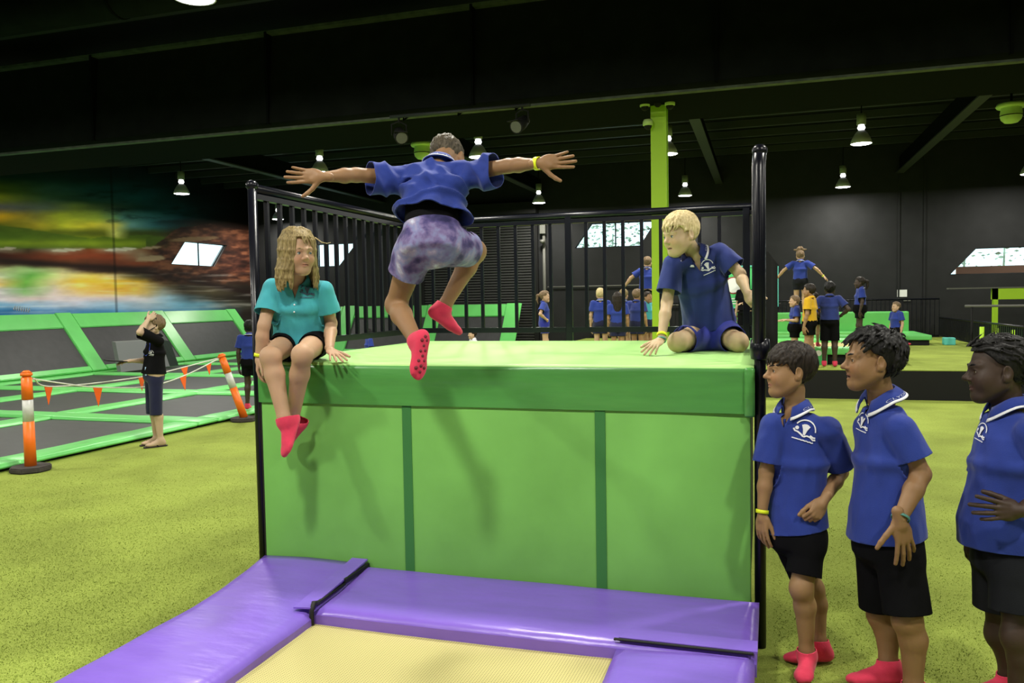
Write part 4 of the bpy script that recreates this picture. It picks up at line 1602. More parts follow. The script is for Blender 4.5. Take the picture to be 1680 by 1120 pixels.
def galaxy_mat():
    m = bpy.data.materials.new('galaxy print cloth')
    m.use_nodes = True
    nt = m.node_tree
    b = nt.nodes['Principled BSDF']
    b.inputs['Roughness'].default_value = 0.7
    b.inputs['Specular IOR Level'].default_value = 0.25
    tc = nt.nodes.new('ShaderNodeTexCoord')
    n = nt.nodes.new('ShaderNodeTexNoise')
    n.inputs['Scale'].default_value = 11
    n.inputs['Detail'].default_value = 4
    n.inputs['Distortion'].default_value = 0.15
    nt.links.new(tc.outputs['Object'], n.inputs['Vector'])
    r = nt.nodes.new('ShaderNodeValToRGB')
    e = r.color_ramp.elements
    e[0].position, e[0].color = 0.30, (0.022, 0.02, 0.075, 1)
    e[1].position, e[1].color = 0.76, (0.62, 0.68, 0.78, 1)
    for pos, c in ((0.42, (0.07, 0.055, 0.17, 1)), (0.50, (0.17, 0.13, 0.28, 1)), (0.57, (0.20, 0.22, 0.40, 1)), (0.64, (0.30, 0.26, 0.40, 1))):
        x = e.new(pos)
        x.color = c
    nt.links.new(n.outputs['Fac'], r.inputs[0])
    nt.links.new(r.outputs[0], b.inputs['Base Color'])
    return m


M_GALAXY = galaxy_mat()


def hair_mat(name, dark, light, scale=60):
    m = bpy.data.materials.new(name)
    m.use_nodes = True
    nt = m.node_tree
    b = nt.nodes['Principled BSDF']
    b.inputs['Roughness'].default_value = 0.55
    b.inputs['Specular IOR Level'].default_value = 0.2
    tc = nt.nodes.new('ShaderNodeTexCoord')
    mp = nt.nodes.new('ShaderNodeMapping')
    mp.inputs['Scale'].default_value = (1, 1, 0.25)
    nt.links.new(tc.outputs['Object'], mp.inputs['Vector'])
    n = nt.nodes.new('ShaderNodeTexNoise')
    n.inputs['Scale'].default_value = scale * 2.2
    n.inputs['Detail'].default_value = 5
    nt.links.new(mp.outputs['Vector'], n.inputs['Vector'])
    mr = nt.nodes.new('ShaderNodeMapRange')
    mr.inputs[1].default_value, mr.inputs[2].default_value = 0.32, 0.68
    nt.links.new(n.outputs['Fac'], mr.inputs[0])
    x = nt.nodes.new('ShaderNodeMix')
    x.data_type = 'RGBA'
    x.inputs[6].default_value = (*dark, 1)
    x.inputs[7].default_value = (*light, 1)
    nt.links.new(mr.outputs[0], x.inputs[0])
    nt.links.new(x.outputs[2], b.inputs['Base Color'])
    bp = nt.nodes.new('ShaderNodeBump')
    bp.inputs['Strength'].default_value = 0.6
    bp.inputs['Distance'].default_value = 0.006
    nt.links.new(n.outputs['Fac'], bp.inputs['Height'])
    nt.links.new(bp.outputs['Normal'], b.inputs['Normal'])
    return m


H_BLONDE = hair_mat('dark blonde hair', (0.12, 0.085, 0.032), (0.36, 0.275, 0.125))
H_FAIR = hair_mat('fair blonde hair', (0.42, 0.32, 0.14), (0.72, 0.60, 0.34))
H_BROWN = hair_mat('dark brown hair', (0.008, 0.006, 0.005), (0.034, 0.025, 0.018))
H_BLACK = hair_mat('black hair', (0.003, 0.003, 0.0035), (0.012, 0.011, 0.010))
H_BUZZ = hair_mat('short brown hair', (0.035, 0.028, 0.018), (0.11, 0.09, 0.06))
H_MID = hair_mat('mid brown hair', (0.09, 0.055, 0.03), (0.24, 0.17, 0.10))


class Person:
    def __init__(s, label, base, hero=True, cat='person', group=None, scale=1.0):
        s.root = empty('person', base, label, cat, group)
        s.body = []          # coarse primitives of the body
        s.fine = []          # list of (prims, res)
        s.hero = hero
        s.sc = scale
        s.res = 0.0075 if hero else 0.012
        s.lipmask = []
        s.skin = (0.4, 0.25, 0.15)

    # ---------------------------------------------------------------- head
    def head(s, c, fwd, up, size=1.0, k=1.0, mouth='closed', ears=True, cheek=1.0, nose=1.0, gaze=None, iris=None, lids=0.5):
        f = nrm(fwd)
        r = nrm(np.cross(f, up))
        u = np.cross(r, f)
        M = np.array([r, f, u])         # rows: local x (subject's right), y forward, z up
        s.H = (np.asarray(c, float), M, size)
        c = np.asarray(c, float)

        def P(x, y, z):
            return c + (r * x + f * y + u * z) * size
        s.hp = P
        z = size
        R = lambda *a: np.array(a) * z
        pr = [ell(P(0, -.014, .040), R(.074, .095, .083), M, .02 * z),
              ell(P(0, .030, -.028), R(.058, .058, .078), M, .03 * z),
              ell(P(0, .012, -.018), R(.064, .062, .060), M, .03 * z),
              ell(P(0, .067, -.090), R(.022, .018, .018), M, .028 * z),
              cap(P(.058, -.004, -.045), P(.020, .055, -.086), .017 * z, .017 * z, .03 * z),
              cap(P(-.058, -.004, -.045), P(-.020, .055, -.086), .017 * z, .017 * z, .03 * z),
              cap(P(.040, .068, .024), P(.010, .082, .021), .011 * z, .011 * z, .014 * z),
              cap(P(-.040, .068, .024), P(-.010, .082, .021), .011 * z, .011 * z, .014 * z)]
        for sx in (1, -1):
            pr.append(ell(P(.036 * sx, .054, -.030), R(.024, .024, .027) * cheek, M, .025 * z))
            pr.append(ell(P(.031 * sx, .098, .003), R(.019, .017, .012), M, .012 * z, True))
        pr += [cap(P(0, .080, .014), P(0, .098 + .002 * nose, -.018), .0085 * z, .0105 * z * nose, .010 * z),
               ell(P(0, .101 + .003 * nose, -.021), R(.0115, .011, .0095) * nose, M, .006 * z)]
        for sx in (1, -1):
            pr.append(ell(P(.012 * sx * nose, .092, -.026), R(.0075, .0095, .0065) * nose, M, .005 * z))
            # lids round the eyeball
            pr.append(ell(P(.031 * sx, .0722, .0045), R(.0150, .0145, .0135), M, .004 * z))
            pr.append(ell(P(.031 * sx, .0905, .0035), R(.0140, .0165, .0052), M, .0015 * z, True))
            # nostril
            pr.append(ell(P(.006 * sx, .099, -.0325), R(.0035, .005, .004), M, .003 * z, True))
        # mouth
        o = 0.004 if mouth == 'open' else 0.0
        for sx in (1, -1):
            pr.append(cap(P(.024 * sx, .0735, -.0555), P(.004 * sx, .0862, -.0520), .0035 * z, .0060 * z, .005 * z))
            pr.append(cap(P(.023 * sx, .0730, -.0570), P(.004 * sx, .0845, -.0622 - o), .0035 * z, .0064 * z, .005 * z))
        pr.append(ell(P(0, .0910, -.0569 - o * .5), R(.025, .012, .0016 + o * .9), M, .0015 * z, True))
        if ears:
            for sx in (1, -1):
                e = P(.0785 * sx, -.012, -.004)
                t = np.array([r * .92 - f * .38 * sx * 1.0, f * .92 + r * .38 * sx, u]) if sx > 0 else np.array([r * .92 + f * .38, f * .92 - r * .38, u])
                pr.append(ell(e, R(.0095, .020, .032), t, .005 * z))
                pr.append(ell(P(.0895 * sx, -.006, .002), R(.0085, .0115, .020), t, .003 * z, True))
                pr.append(ell(P(.0800 * sx, -.002, -.024), R(.007, .010, .012), t, .005 * z))
        s.headprims = pr
        s.iris = iris or M_IRISB
        s.gaze = gaze
        s.P = P
        return P

    def eyes(s):
        c, M, z = s.H
        for sx in (1, -1):
            p = s.P(.031 * sx, .0712, .0035)
            g = nrm(s.gaze if s.gaze is not None else M[1])
            bm = bmesh.new()
            rings = 10
            R = 0.0128 * z
            U, Vv, W = frame_from(g)
            prev = None
            for i in range(rings + 1):
                a = math.pi * (i / rings) ** 1.3
                ring = [bm.verts.new(Vector(p) + (W * math.cos(a) + (U * math.cos(b) + Vv * math.sin(b)) * math.sin(a)) * R) for b in [2 * math.pi * q / 16 for q in range(16)]]
                if prev:
                    for q in range(16):
                        fc = bm.faces.new((prev[q], ring[q], ring[(q + 1) % 16], prev[(q + 1) % 16]))
                        fc.smooth = True
                        fc.material_index = 2 if a < 0.32 else (1 if a < 0.72 else 0)
                prev = ring
            bmesh.ops.recalc_face_normals(bm, faces=bm.faces)
            e = bm_obj('eye', bm, [M_EYEWHITE, s.iris, M_PUPIL], s.root, True)
            bm = bmesh.new()
            arc = [s.P(.031 * sx + dx, .0722 + math.sqrt(max(1e-6, .0143 ** 2 - dx * dx - (.0085 - 26 * dx * dx) ** 2)), .0035 + .0068 - 34 * dx * dx) for dx in (-.0125, -.008, -.003, .003, .008, .0125)]
            add_tube(bm, arc, [.0006 * z] + [.0013 * z] * 4 + [.0006 * z], 6)
            bm_obj('eyelash', bm, M_PUPIL, e, True)

    def brows(s, m, w=0.0032):
        c, M, z = s.H
        for sx in (1, -1):
            pts = [s.P(.013 * sx, .0905, .0245), s.P(.026 * sx, .0875, .0285), s.P(.040 * sx, .0770, .0275), s.P(.050 * sx, .0655, .022)]
            bm = bmesh.new()
            add_tube(bm, pts, [w * z, w * 1.15 * z, w * 0.9 * z, w * 0.3 * z], 8)
            bm_obj('eyebrow', bm, m, s.root, True)

    # ---------------------------------------------------------------- hand
    def hand(s, wrist, fdir, back, side, size=1.0, curl=(.25, .3, .35, .4), spread=0.12, thumb=(0.6, 0.25), thumb_curl=0.3, simple=False, bend=None):
        """fdir: fingers' direction, back: direction the back of the hand faces, side: +1 when the thumb is on cross(back, fdir)"""
        w = np.asarray(wrist, float)
        f = nrm(fdir)
        b = orth(back, f)
        t = np.cross(b, f) * side
        z = size
        M = np.array([t, f, b])
        P = lambda x, y, h: w + (t * x + f * y + b * h) * z
        pr = [ell(P(0.0, .046, -.002), np.array([.037, .046, .0135]) * z, M, .008 * z),
              ell(P(.018, .030, -.008), np.array([.017, .030, .013]) * z, M, .010 * z),
              cap(P(0, -.03, 0), P(0, .02, 0), .021 * z, .022 * z, .015 * z)]
        xs = (.026, .009, -.009, -.025)
        ls = ((.038, .024, .019), (.042, .027, .020), (.039, .025, .020), (.030, .019, .017))
        for i in range(4):
            a = spread * (1.5 - i) / 1.5
            p = P(xs[i], .080 - abs(i - 1) * .004, .0)
            d0 = f * math.cos(a) + t * math.sin(a)
            ang = 0.0
            rad = (.0088, .0092, .0088, .0076)[i] * z
            pr.append(cap(P(xs[i] * .75, .045, 0), p, .010 * z, rad * 1.02, .006 * z))
            for j in range(3):
                ang += curl[i] * (1.0, 1.15, 0.8)[j]
                d = d0 * math.cos(ang) - b * math.sin(ang)
                q = p + d * ls[i][j] * z
                pr.append(cap(p, q, rad * (1 - .07 * j), rad * (1 - .07 * (j + 1)), .002 * z))
                p = q
        # thumb leaves the side of the palm near its base
        p = P(.026, .022, -.006)
        a, h = thumb
        d = nrm(f * math.cos(a) + t * math.sin(a) - b * h)
        for j, (L, ra, rb) in enumerate(((.040, .0125, .0105), (.031, .0105, .0098), (.024, .0098, .0080))):
            q = p + d * L * z
            pr.append(cap(p, q, ra * z, rb * z, .004 * z))
            p = q
            d = nrm(d * math.cos(thumb_curl) + f * math.sin(thumb_curl) - b * 0.05)
        if s.hero:
            s.fine.append((pr, 0.0036, 0.25))
        else:
            s.fine.append((pr, 0.0068, 0.25))

    # ---------------------------------------------------------------- limbs
    def arm(s, sh, el, wr, g=1.0):
        sh, el, wr = map(lambda q: np.asarray(q, float), (sh, el, wr))
        s.body += [cap(sh, el, .041 * g, .034 * g, .03), cap(el, el + (wr - el) * .35, .034 * g, .0345 * g, .015), cap(el + (wr - el) * .35, wr, .0345 * g, .0225 * g, .015),
                   ell(sh, np.array([.044, .044, .046]) * g, None, .03)]

    def leg(s, hip, kn, an, g=1.0, front=(0, 0, 0)):
        hip, kn, an = map(lambda q: np.asarray(q, float), (hip, kn, an))
        f = np.asarray(front, float)
        m = kn + (an - kn) * .28 - f * .014 * g
        s.body += [cap(hip, kn, .072 * g, .050 * g, .03), cap(kn, m, .048 * g, .050 * g, .02), cap(m, an, .050 * g, .031 * g, .02),
                   ell(kn + f * .012 * g, np.array([.046, .046, .052]) * g, None, .03)]

    def foot(s, an, toe_dir, up, L=0.21, m=None, name='sock', grip=False, high=0.022):
        """an: ankle centre; toe_dir: direction of toes, up: direction up the shin"""
        an = np.asarray(an, float)
        f = nrm(toe_dir)
        u = orth(up, f)
        sd = np.cross(f, u)
        P = lambda x, y, zz: an + sd * x + f * y + u * zz
        k = L / 0.21
        pr = [cap(P(0, -.008 * k, .0), P(0, -.030 * k, -.034 * k), .036 * k, .031 * k, .02),
              cap(P(0, .0, -.02 * k), P(0, .085 * k, -.040 * k), .036 * k, .028 * k, .03),
              ell(P(.004, .105 * k, -.046 * k), np.array([.040, .055, .021]) * k, np.array([sd, f, u]), .02),
              ell(P(0, .02 * k, -.052 * k), np.array([.031, .075, .016]) * k, np.array([sd, f, u]), .02),
              cap(P(0.012 * k, .125 * k, -.048 * k), P(0.012 * k, .146 * k, -.050 * k), .018 * k, .013 * k, .015),
              cap(P(-.018 * k, .110 * k, -.050 * k), P(-.018 * k, .132 * k, -.052 * k), .014 * k, .010 * k, .015)]
        if m is None:
            s.body += pr
            return P
        axis = nrm(up)
        pr2 = pr + [cap(an, an + axis * (high + .03), .038 * k, .039 * k, .02)]
        V, Fq = mesh_field(pr2, 0.006 if s.hero else 0.011)
        V = relax(V, Fq, 1)
        me = np_mesh(name, [(V, Fq, 0)], m)
        co = an + axis * high
        bisect_open(me, [(co, axis, lambda c: np.ones(len(c), bool))])
        o = link(name, me, s.root)
        if s.hero:
            md = o.modifiers.new('thickness', 'SOLIDIFY')
            md.thickness = 0.004
        if grip:
            bm = bmesh.new()
            rr = random.Random(3)
            for gy, gx, rad in ((-.03, 0, .009), (-.015, .01, .008), (-.012, -.012, .009), (.01, 0, .008), (.03, .010, .008), (.035, -.010, .008), (.055, .002, .009), (.075, .012, .009), (.078, -.012, .009), (.098, .002, .010), (.105, .020, .008), (.11, -.018, .009), (.125, .004, .008)):
                c0 = Vector(P(gx * k, gy * k, -.066 * k))
                bmesh.ops.create_uvsphere(bm, u_segments=8, v_segments=5, radius=rad * k, matrix=Matrix.Translation(c0))
            bm_obj('grip_pad', bm, M_SOCKGRIP, o, True)
        s.body += [cap(an, an + axis * .02, .030 * k, .030 * k, .02)]
        return P

    # ---------------------------------------------------------------- torso with side vectors
    def torso(s, pelvis, chest, neck, hip_side, sh_side, g=1.0, belly=0.0):
        pelvis, chest, neck = map(lambda q: np.asarray(q, float), (pelvis, chest, neck))
        s.pelvis, s.chest, s.neck = pelvis, chest, neck
        mid = nrm(np.asarray(hip_side) + np.asarray(sh_side))
        s.body += [loft(pelvis, chest, mid, [(0, .140 * g, .098 * g), (.5, .118 * g, .088 * g + belly), (1, .132 * g, .092 * g)], .04),
                   loft(chest, chest + (neck - chest) * .75, sh_side, [(0, .132 * g, .092 * g), (.6, .120 * g, .078 * g), (1, .075 * g, .060 * g)], .05),
                   ell(pelvis, np.array([.15, .11, .10]) * g, np.array([nrm(hip_side), nrm(np.cross(nrm(chest - pelvis), hip_side)), nrm(chest - pelvis)]), .04)]

    def neckcap(s, top, r=.046):
        s.body.append(cap(s.neck - (np.asarray(top) - s.neck) * .25, top, r * 1.12, r, .035))
        s.necktop = np.asarray(top, float)
        s.neckr = r

    # ---------------------------------------------------------------- finish the skin surface
    def finish(s, m_skin, lip=None, name='body'):
        parts = []
        V, Fq = mesh_field(s.body, s.res)
        V = relax(V, Fq, 1)
        parts.append((V, Fq, 0))
        nh = None
        if s.hero:
            hp = s.headprims + [cap(s.neck, s.necktop, s.neckr * 1.05, s.neckr, .03)]
            V, Fq = mesh_field(hp, 0.0036)
        else:
            V, Fq = mesh_field(s.headprims + [cap(s.neck, s.necktop, s.neckr * 1.05, s.neckr, .03)], 0.0068)
        V = relax(V, Fq, 1, 0.3)
        nh = len(parts)
        parts.append((V, Fq, 0))
        for pr, res, lam in s.fine:
            V, Fq = mesh_field(pr, res)
            V = relax(V, Fq, 1, lam)
            parts.append((V, Fq, 0))
        cols = []
        base = np.array(s.skin)
        c, M, z = s.H
        for i, (V, Fq, _) in enumerate(parts):
            col = np.tile(base, (len(V), 1))
            col *= (1 + .06 * fbm(V * 14, 3, 5))[:, None]
            if i == nh:
                L = (V - c) @ M.T / z
                lipm = np.exp(-((L[:, 0] / .023) ** 4 + ((L[:, 2] + .0565) / .0085) ** 4)) * (L[:, 1] > .07)
                lc = np.array(lip if lip is not None else (base * [1.0, .62, .62]))
                col = col * (1 - .75 * lipm[:, None]) + lc * .75 * lipm[:, None]
                ch = np.exp(-(((np.abs(L[:, 0]) - .036) / .02) ** 2 + ((L[:, 2] + .028) / .02) ** 2)) * (L[:, 1] > .03)
                col = col * (1 + ch[:, None] * np.array([.10, -.06, -.06]))
                inm = (np.abs(L[:, 0]) < .018) & (np.abs(L[:, 2] + .057) < .006) & (L[:, 1] < .084) & (L[:, 1] > .05)
                col[inm] *= 0.3
            cols.append(col)
        me = np_mesh(name, parts, m_skin, {'paint': np.clip(np.concatenate(cols), 0, 1)})
        return link(name, me, s.root)

    # ---------------------------------------------------------------- clothes
    def cloth(s, name, prims, cuts, m, res=None, folds=0.0, fscale=(9, 9, 4), seed=1, thick=0.004, fold_fn=None, inner=None):
        parts = []
        for pset, inset in ((prims, 0.0), (inner, -.0025)):
            if not pset:
                continue
            V, Fq = mesh_field(pset, res or (0.008 if s.hero else 0.013))
            V = relax(V, Fq, 1)
            N = vert_normals(V, Fq)
            d = np.zeros(len(V))
            if folds:
                q = fbm(V * np.array(fscale), 3, seed)
                d += folds * (1 - 2.2 * np.abs(q)) * 0.8 + folds * 0.5 * fbm(V * np.array(fscale) * 0.5, 2, seed + 9)
            if fold_fn:
                d += fold_fn(V)
            V = V + N * (np.maximum(d, -.0055) + inset)[:, None]
            parts.append((V, Fq, 0))
        me = np_mesh(name, parts, m)
        bisect_open(me, cuts)
        o = link(name, me, s.root)
        md = o.modifiers.new('thickness', 'SOLIDIFY')
        md.thickness = thick
        md.offset = -1
        return o

    def shirt(s, sleeves, hem, hip_side, sh_side, m, g=1.0, sl_r=(.052, .070), sl_len=.62, folds=.006, name='polo_shirt', hem_flare=1.0, vneck=True, belly=0.0,
              hem_no=None, neck_r=.062, seed=1, fold_fn=None, front=None, top_g=1.0, extra=None, fscale=(9, 9, 4), shoulder_r=.047):
        """sleeves: list of (shoulder, elbow); hem: centre of the hem"""
        ch, nk = s.chest, s.neck
        hem = np.asarray(hem, float)
        ax = nrm(ch - hem)
        low = hem - ax * 0.05
        L = np.linalg.norm(ch - low)
        mid = nrm(np.asarray(hip_side) + np.asarray(sh_side))
        pr = [loft(low, ch, mid, [(0, .168 * g * hem_flare, .138 * g * hem_flare + belly * .6), (.4, .150 * g, .120 * g + belly), (.75, .146 * g, .108 * g + belly * .4), (1, .148 * g * top_g, .108 * g)], .05),
              loft(ch, ch + (nk - ch) * .82, sh_side, [(0, .148 * g * top_g, .108 * g), (.55, .135 * g * top_g, .090 * g), (1, .078 * g, .068 * g)], .05)]
        cuts = []
        for a, b in sleeves:
            a, b = np.asarray(a, float), np.asarray(b, float)
            w = nrm(b - a)
            Lb = np.linalg.norm(b - a)
            e = a + w * Lb * (sl_len + .18)
            sg = max(g, .98)
            pr.append(cap(nk + (ch - nk) * .20 + (a - nk) * .25, a, .048 * sg, shoulder_r * sg * 1.06, .035))
            sp = cap(a, e, sl_r[0] * sg, sl_r[1] * sg, .014)
            pr.append(sp)
            co = a + w * Lb * sl_len
            cuts.append((co, w, (lambda c, co=co, w=w, sp=sp, tp=pr[:2]: ((c - co) @ w > -.03) & (np.minimum(tp[0].fn(c[:, 0], c[:, 1], c[:, 2]), tp[1].fn(c[:, 0], c[:, 1], c[:, 2])) - sp.fn(c[:, 0], c[:, 1], c[:, 2]) > .001) & (np.minimum(tp[0].fn(c[:, 0], c[:, 1], c[:, 2]), tp[1].fn(c[:, 0], c[:, 1], c[:, 2])) > .016))))
        if extra:
            pr += extra
        hn = -ax if hem_no is None else nrm(hem_no)
        cuts.append((hem, hn, lambda c: ((c - hem) @ hn > -.04) & (np.linalg.norm(c - hem, axis=1) < .40)))
        nu = getattr(s, 'nu', nrm(s.necktop - nk))
        nc = nk + nu * .012
        cuts.append((nc, nu, lambda c: np.linalg.norm(c - nc, axis=1) < .12))
        o = s.cloth(name, pr, cuts, m, folds=folds, seed=seed, fold_fn=fold_fn, fscale=fscale, inner=pr[:2] if s.hero else None)
        s.shirt_obj = o
        if front is not None and vneck:
            s.vcut(o, front, sh_side)
        return o

    def vcut(s, o, front, side, depth=.080, half=.028):
        me = o.data
        nk = s.neck
        u = nrm(s.neck - s.chest)
        f = orth(front, u)
        sd = np.cross(f, u)
        tip = nk - u * depth
        bm = bmesh.new()
        bm.from_mesh(me)
        flt = lambda c: (np.array(c) - nk) @ f > 0.0 and abs((np.array(c) - tip) @ sd) < .08 and -.02 < (np.array(c) - tip) @ u < depth + .05
        pls = []
        for sx in (1, -1):
            d = nrm(u * depth + sd * half * sx)
            no = nrm(np.cross(d, f)) * sx
            if no @ sd * sx > 0:
                no = -no
            pls.append((Vector(tip), Vector(no)))
        for co, no in pls:
            fs = [q for q in bm.faces if flt(q.calc_center_median())]
            es = set(e for q in fs for e in q.edges)
            vs = set(v for q in fs for v in q.verts)
            bmesh.ops.bisect_plane(bm, geom=list(vs) + list(es) + fs, dist=1e-6, plane_co=co, plane_no=no)
        dead = [q for q in bm.faces if flt(q.calc_center_median()) and all((q.calc_center_median() - co).dot(no) > 0 for co, no in pls)]
        bmesh.ops.delete(bm, geom=dead, context='FACES')
        bm.to_mesh(me)
        bm.free()
        me.polygons.foreach_set('use_smooth', [True] * len(me.polygons))

    def collar(s, front, m, trim=None, r=.058, stand=.030, leaf=.034, open_a=0.42, flat=1.0, spread=1.0, tilt=0.0):
        """folded polo collar round the neck; front = chest forward direction"""
        nu = getattr(s, 'nu', nrm(s.necktop - s.neck))
        f = orth(front, nu)
        sd = np.cross(f, nu)
        nc = s.neck + nu * .004
        n = 34
        inner, topi, topo, leafm, leafo = [], [], [], [], []
        for i in range(n + 1):
            t = i / n
            a = open_a + (2 * math.pi - 2 * open_a) * t          # 0 = front
            dirv = f * math.cos(a) + sd * math.sin(a)
            e = max(0, math.cos(a))                              # 1 at the front
            drop = -.034 * e ** 2
            rr = r * (1 + .06 * abs(math.sin(a)))
            inner.append(nc + dirv * rr * .93 + nu * (drop - .012))
            topi.append(nc + dirv * (rr * .95 + .004 * e) + nu * (drop + stand * (1 - .25 * e)))
            topo.append(nc + dirv * (rr * 1.04 + .006 * e) + nu * (drop + stand * (1 - .25 * e) + .003))
            lf = leaf * (1 + .12 * e)
            leafm.append(nc + dirv * (rr * 1.04 + lf * .50 * spread) + nu * (drop + stand * .45 - .008 * e))
            leafo.append(nc + dirv * (rr * 1.04 + lf * .86 * spread) + nu * (drop - .008 - .024 * e))
        bm = bmesh.new()
        rows = [[bm.verts.new(p) for p in q] for q in (inner, topi, topo, leafm, leafo)]
        for a, b in zip(rows, rows[1:]):
            for i in range(n):
                bm.faces.new((a[i], a[i + 1], b[i + 1], b[i])).smooth = True
        bmesh.ops.recalc_face_normals(bm, faces=bm.faces)
        o = bm_obj('collar', bm, m, s.root)
        md = o.modifiers.new('thickness', 'SOLIDIFY')
        md.thickness = .004
        if trim is not None:
            bm = bmesh.new()
            A = [p * .30 + q * .70 + nu * .0035 for p, q in zip(leafm, leafo)]
            B = [p + nu * .0035 + (p - nc) * .03 for p in leafo]
            r1 = [bm.verts.new(p) for p in A]
            r2 = [bm.verts.new(p) for p in B]
            for i in range(n):
                bm.faces.new((r1[i], r1[i + 1], r2[i + 1], r2[i]))
            x = bm_obj('collar_stripe', bm, trim, o, True)
            md = x.modifiers.new('thickness', 'SOLIDIFY')
            md.thickness = .002
        s.collar_rows = (leafm, leafo, nu)
        return o

    def collar_text(s, txt, i0, i1, parent, flip=False):
        """small woven lettering between the leaf fold and the stripe"""
        leafm, leafo, nu = s.collar_rows
        cu = bpy.data.curves.new('collar_lettering', 'FONT')
        cu.body = txt
        cu.size = 1.0
        tmp = bpy.data.objects.new('collar_lettering', cu)
        COL.objects.link(tmp)
        dg = bpy.context.evaluated_depsgraph_get()
        me = bpy.data.meshes.new_from_object(tmp.evaluated_get(dg))
        bpy.data.objects.remove(tmp)
        V = np.array([v.co[:] for v in me.vertices])
        x0, x1 = V[:, 0].min(), V[:, 0].max()
        y0, y1 = V[:, 1].min(), V[:, 1].max()
        out = []
        for v in V:
            u = 1 - (v[0] - x0) / (x1 - x0)
            w = (v[1] - y0) / (y1 - y0)
            t = i0 + (i1 - i0) * u
            k = int(np.clip(math.floor(t), 0, len(leafm) - 2))
            a = t - k
            pm = leafm[k] * (1 - a) + leafm[k + 1] * a
            po = leafo[k] * (1 - a) + leafo[k + 1] * a
            q = .58 - .32 * w
            out.append(pm * (1 - q) + po * q + nu * .0035)
        me.vertices.foreach_set('co', np.array(out).astype(np.float32).ravel())
        me.materials.clear()
        me.materials.append(M_LETTER)
        me.update()
        return link('collar_lettering', me, parent)

    def on_cloth(s, o, pts2, origin, right, up, fwd, off=.0035):
        """project 2d points (metres) on to a cloth object along -fwd"""
        if not hasattr(s, '_bvh') or s._bvh[0] is not o:
            me = o.data
            me.calc_loop_triangles()
            s._bvh = (o, BVHTree.FromPolygons([v.co for v in me.vertices], [t.vertices for t in me.loop_triangles]))
        out = []
        f = Vector(fwd)
        for x, y in pts2:
            p = Vector(origin) + Vector(right) * x + Vector(up) * y
            h = s._bvh[1].ray_cast(p + f * .25, -f, .5)
            if h[0] is None:
                out.append(p + f * off)
            else:
                nn = h[1] if h[1].dot(f) > 0 else -h[1]
                out.append(h[0] + (nn + f * .6) * off)
        return out

    def emblem_at(s, o, px, py, size, m, tilt=0.0):
        """badge placed where the view through a pixel meets the cloth, lying along the surface there"""
        s.on_cloth(o, [], (0, 0, 0), c_r, c_u, c_f)
        d = nrm(ray(px, py))
        h = s._bvh[1].ray_cast(Vector(c_o), Vector(d), 20)
        if h[0] is None:
            return None
        n = np.array(h[1])
        if n @ d > 0:
            n = -n
        n = nrm(n - d * .6)
        up = orth(nrm(s.neck - s.chest), n)
        rt = np.cross(up, n)
        return s.emblem(o, np.array(h[0]), nrm(rt - up * tilt), nrm(up + rt * tilt), n, size, m)

    def emblem(s, o, origin, right, up, fwd, size, m, book=False):
        """school badge: arch, open hand or tree, wave with a ball, and a line of writing"""
        shapes = []
        K = 18

        def band(pts, w):
            pts = np.array(pts, float)
            L, Rr = [], []
            for i in range(len(pts)):
                d = pts[min(i + 1, len(pts) - 1)] - pts[max(i - 1, 0)]
                nn = np.array([-d[1], d[0]]) / (np.hypot(*d) + 1e-9)
                L.append(pts[i] + nn * w / 2)
                Rr.append(pts[i] - nn * w / 2)
            for i in range(len(pts) - 1):
                shapes.append([L[i], L[i + 1], Rr[i + 1], Rr[i]])
        band([(.46 * math.cos(a), .02 + .44 * math.sin(a)) for a in np.linspace(.05, math.pi * .86, K)], .055)
        # fan of the open hand / tree
        for k in range(5):
            a = math.pi / 2 + (k - 2) * .30
            band([(0, -.22), (.10 * math.cos(a) + .0, -.02 + .06 * math.sin(a)), (.27 * math.cos(a), -.02 + .30 * math.sin(a))], .085)
        band([(-.50, -.03), (-.42, -.12), (-.28, -.14), (-.12, -.22), (.0, -.30)], .075)
        band([(.0, -.30), (.14, -.22), (.28, -.24), (.42, -.33), (.52, -.29)], .075)
        band([(.26, -.16), (.40, -.22), (.50, -.20)], .075)
        shapes.append([(-.36 + .085 * math.cos(a), .03 + .085 * math.sin(a)) for a in np.linspace(0, 2 * math.pi, 11)[:-1]])
        band([(-.46 + .92 * t, -.46 + (.02 * math.sin(t * 40))) for t in np.linspace(0, 1, 14)], .05)
        bm = bmesh.new()
        for sh in shapes:
            vs = [bm.verts.new(p) for p in s.on_cloth(o, [(a * size, b * size) for a, b in sh], origin, right, up, fwd)]
            try:
                bm.faces.new(vs)
            except ValueError:
                pass
        x = bm_obj('chest_emblem', bm, m, o)
        return x

    def legwear(s, hips, ends, pelvis, hip_side, m, top=None, r0=.098, r1=.100, g=1.0, name='shorts', folds=.004, seed=2, waist_up=.10, ax=None, gap=.0, res=None):
        """hips/ends: lists of (hip, leg end)"""
        up = nrm(s.chest - s.pelvis) if ax is None else nrm(ax)
        hs = nrm(hip_side)
        p = np.asarray(pelvis, float)
        wt = p + up * waist_up
        pr = [loft(p - up * .06, p + up * (waist_up + .03), hs, [(0, .146 * g, .116 * g), (.5, .148 * g, .116 * g), (1, .132 * g, .102 * g)], .05),
              ell(p - up * .02, np.array([.150, .118, .108]) * g, np.array([hs, nrm(np.cross(up, hs)), up]), .04)]
        cuts = [(wt, up, lambda c: np.linalg.norm(c - wt, axis=1) < .22)]
        legs = []
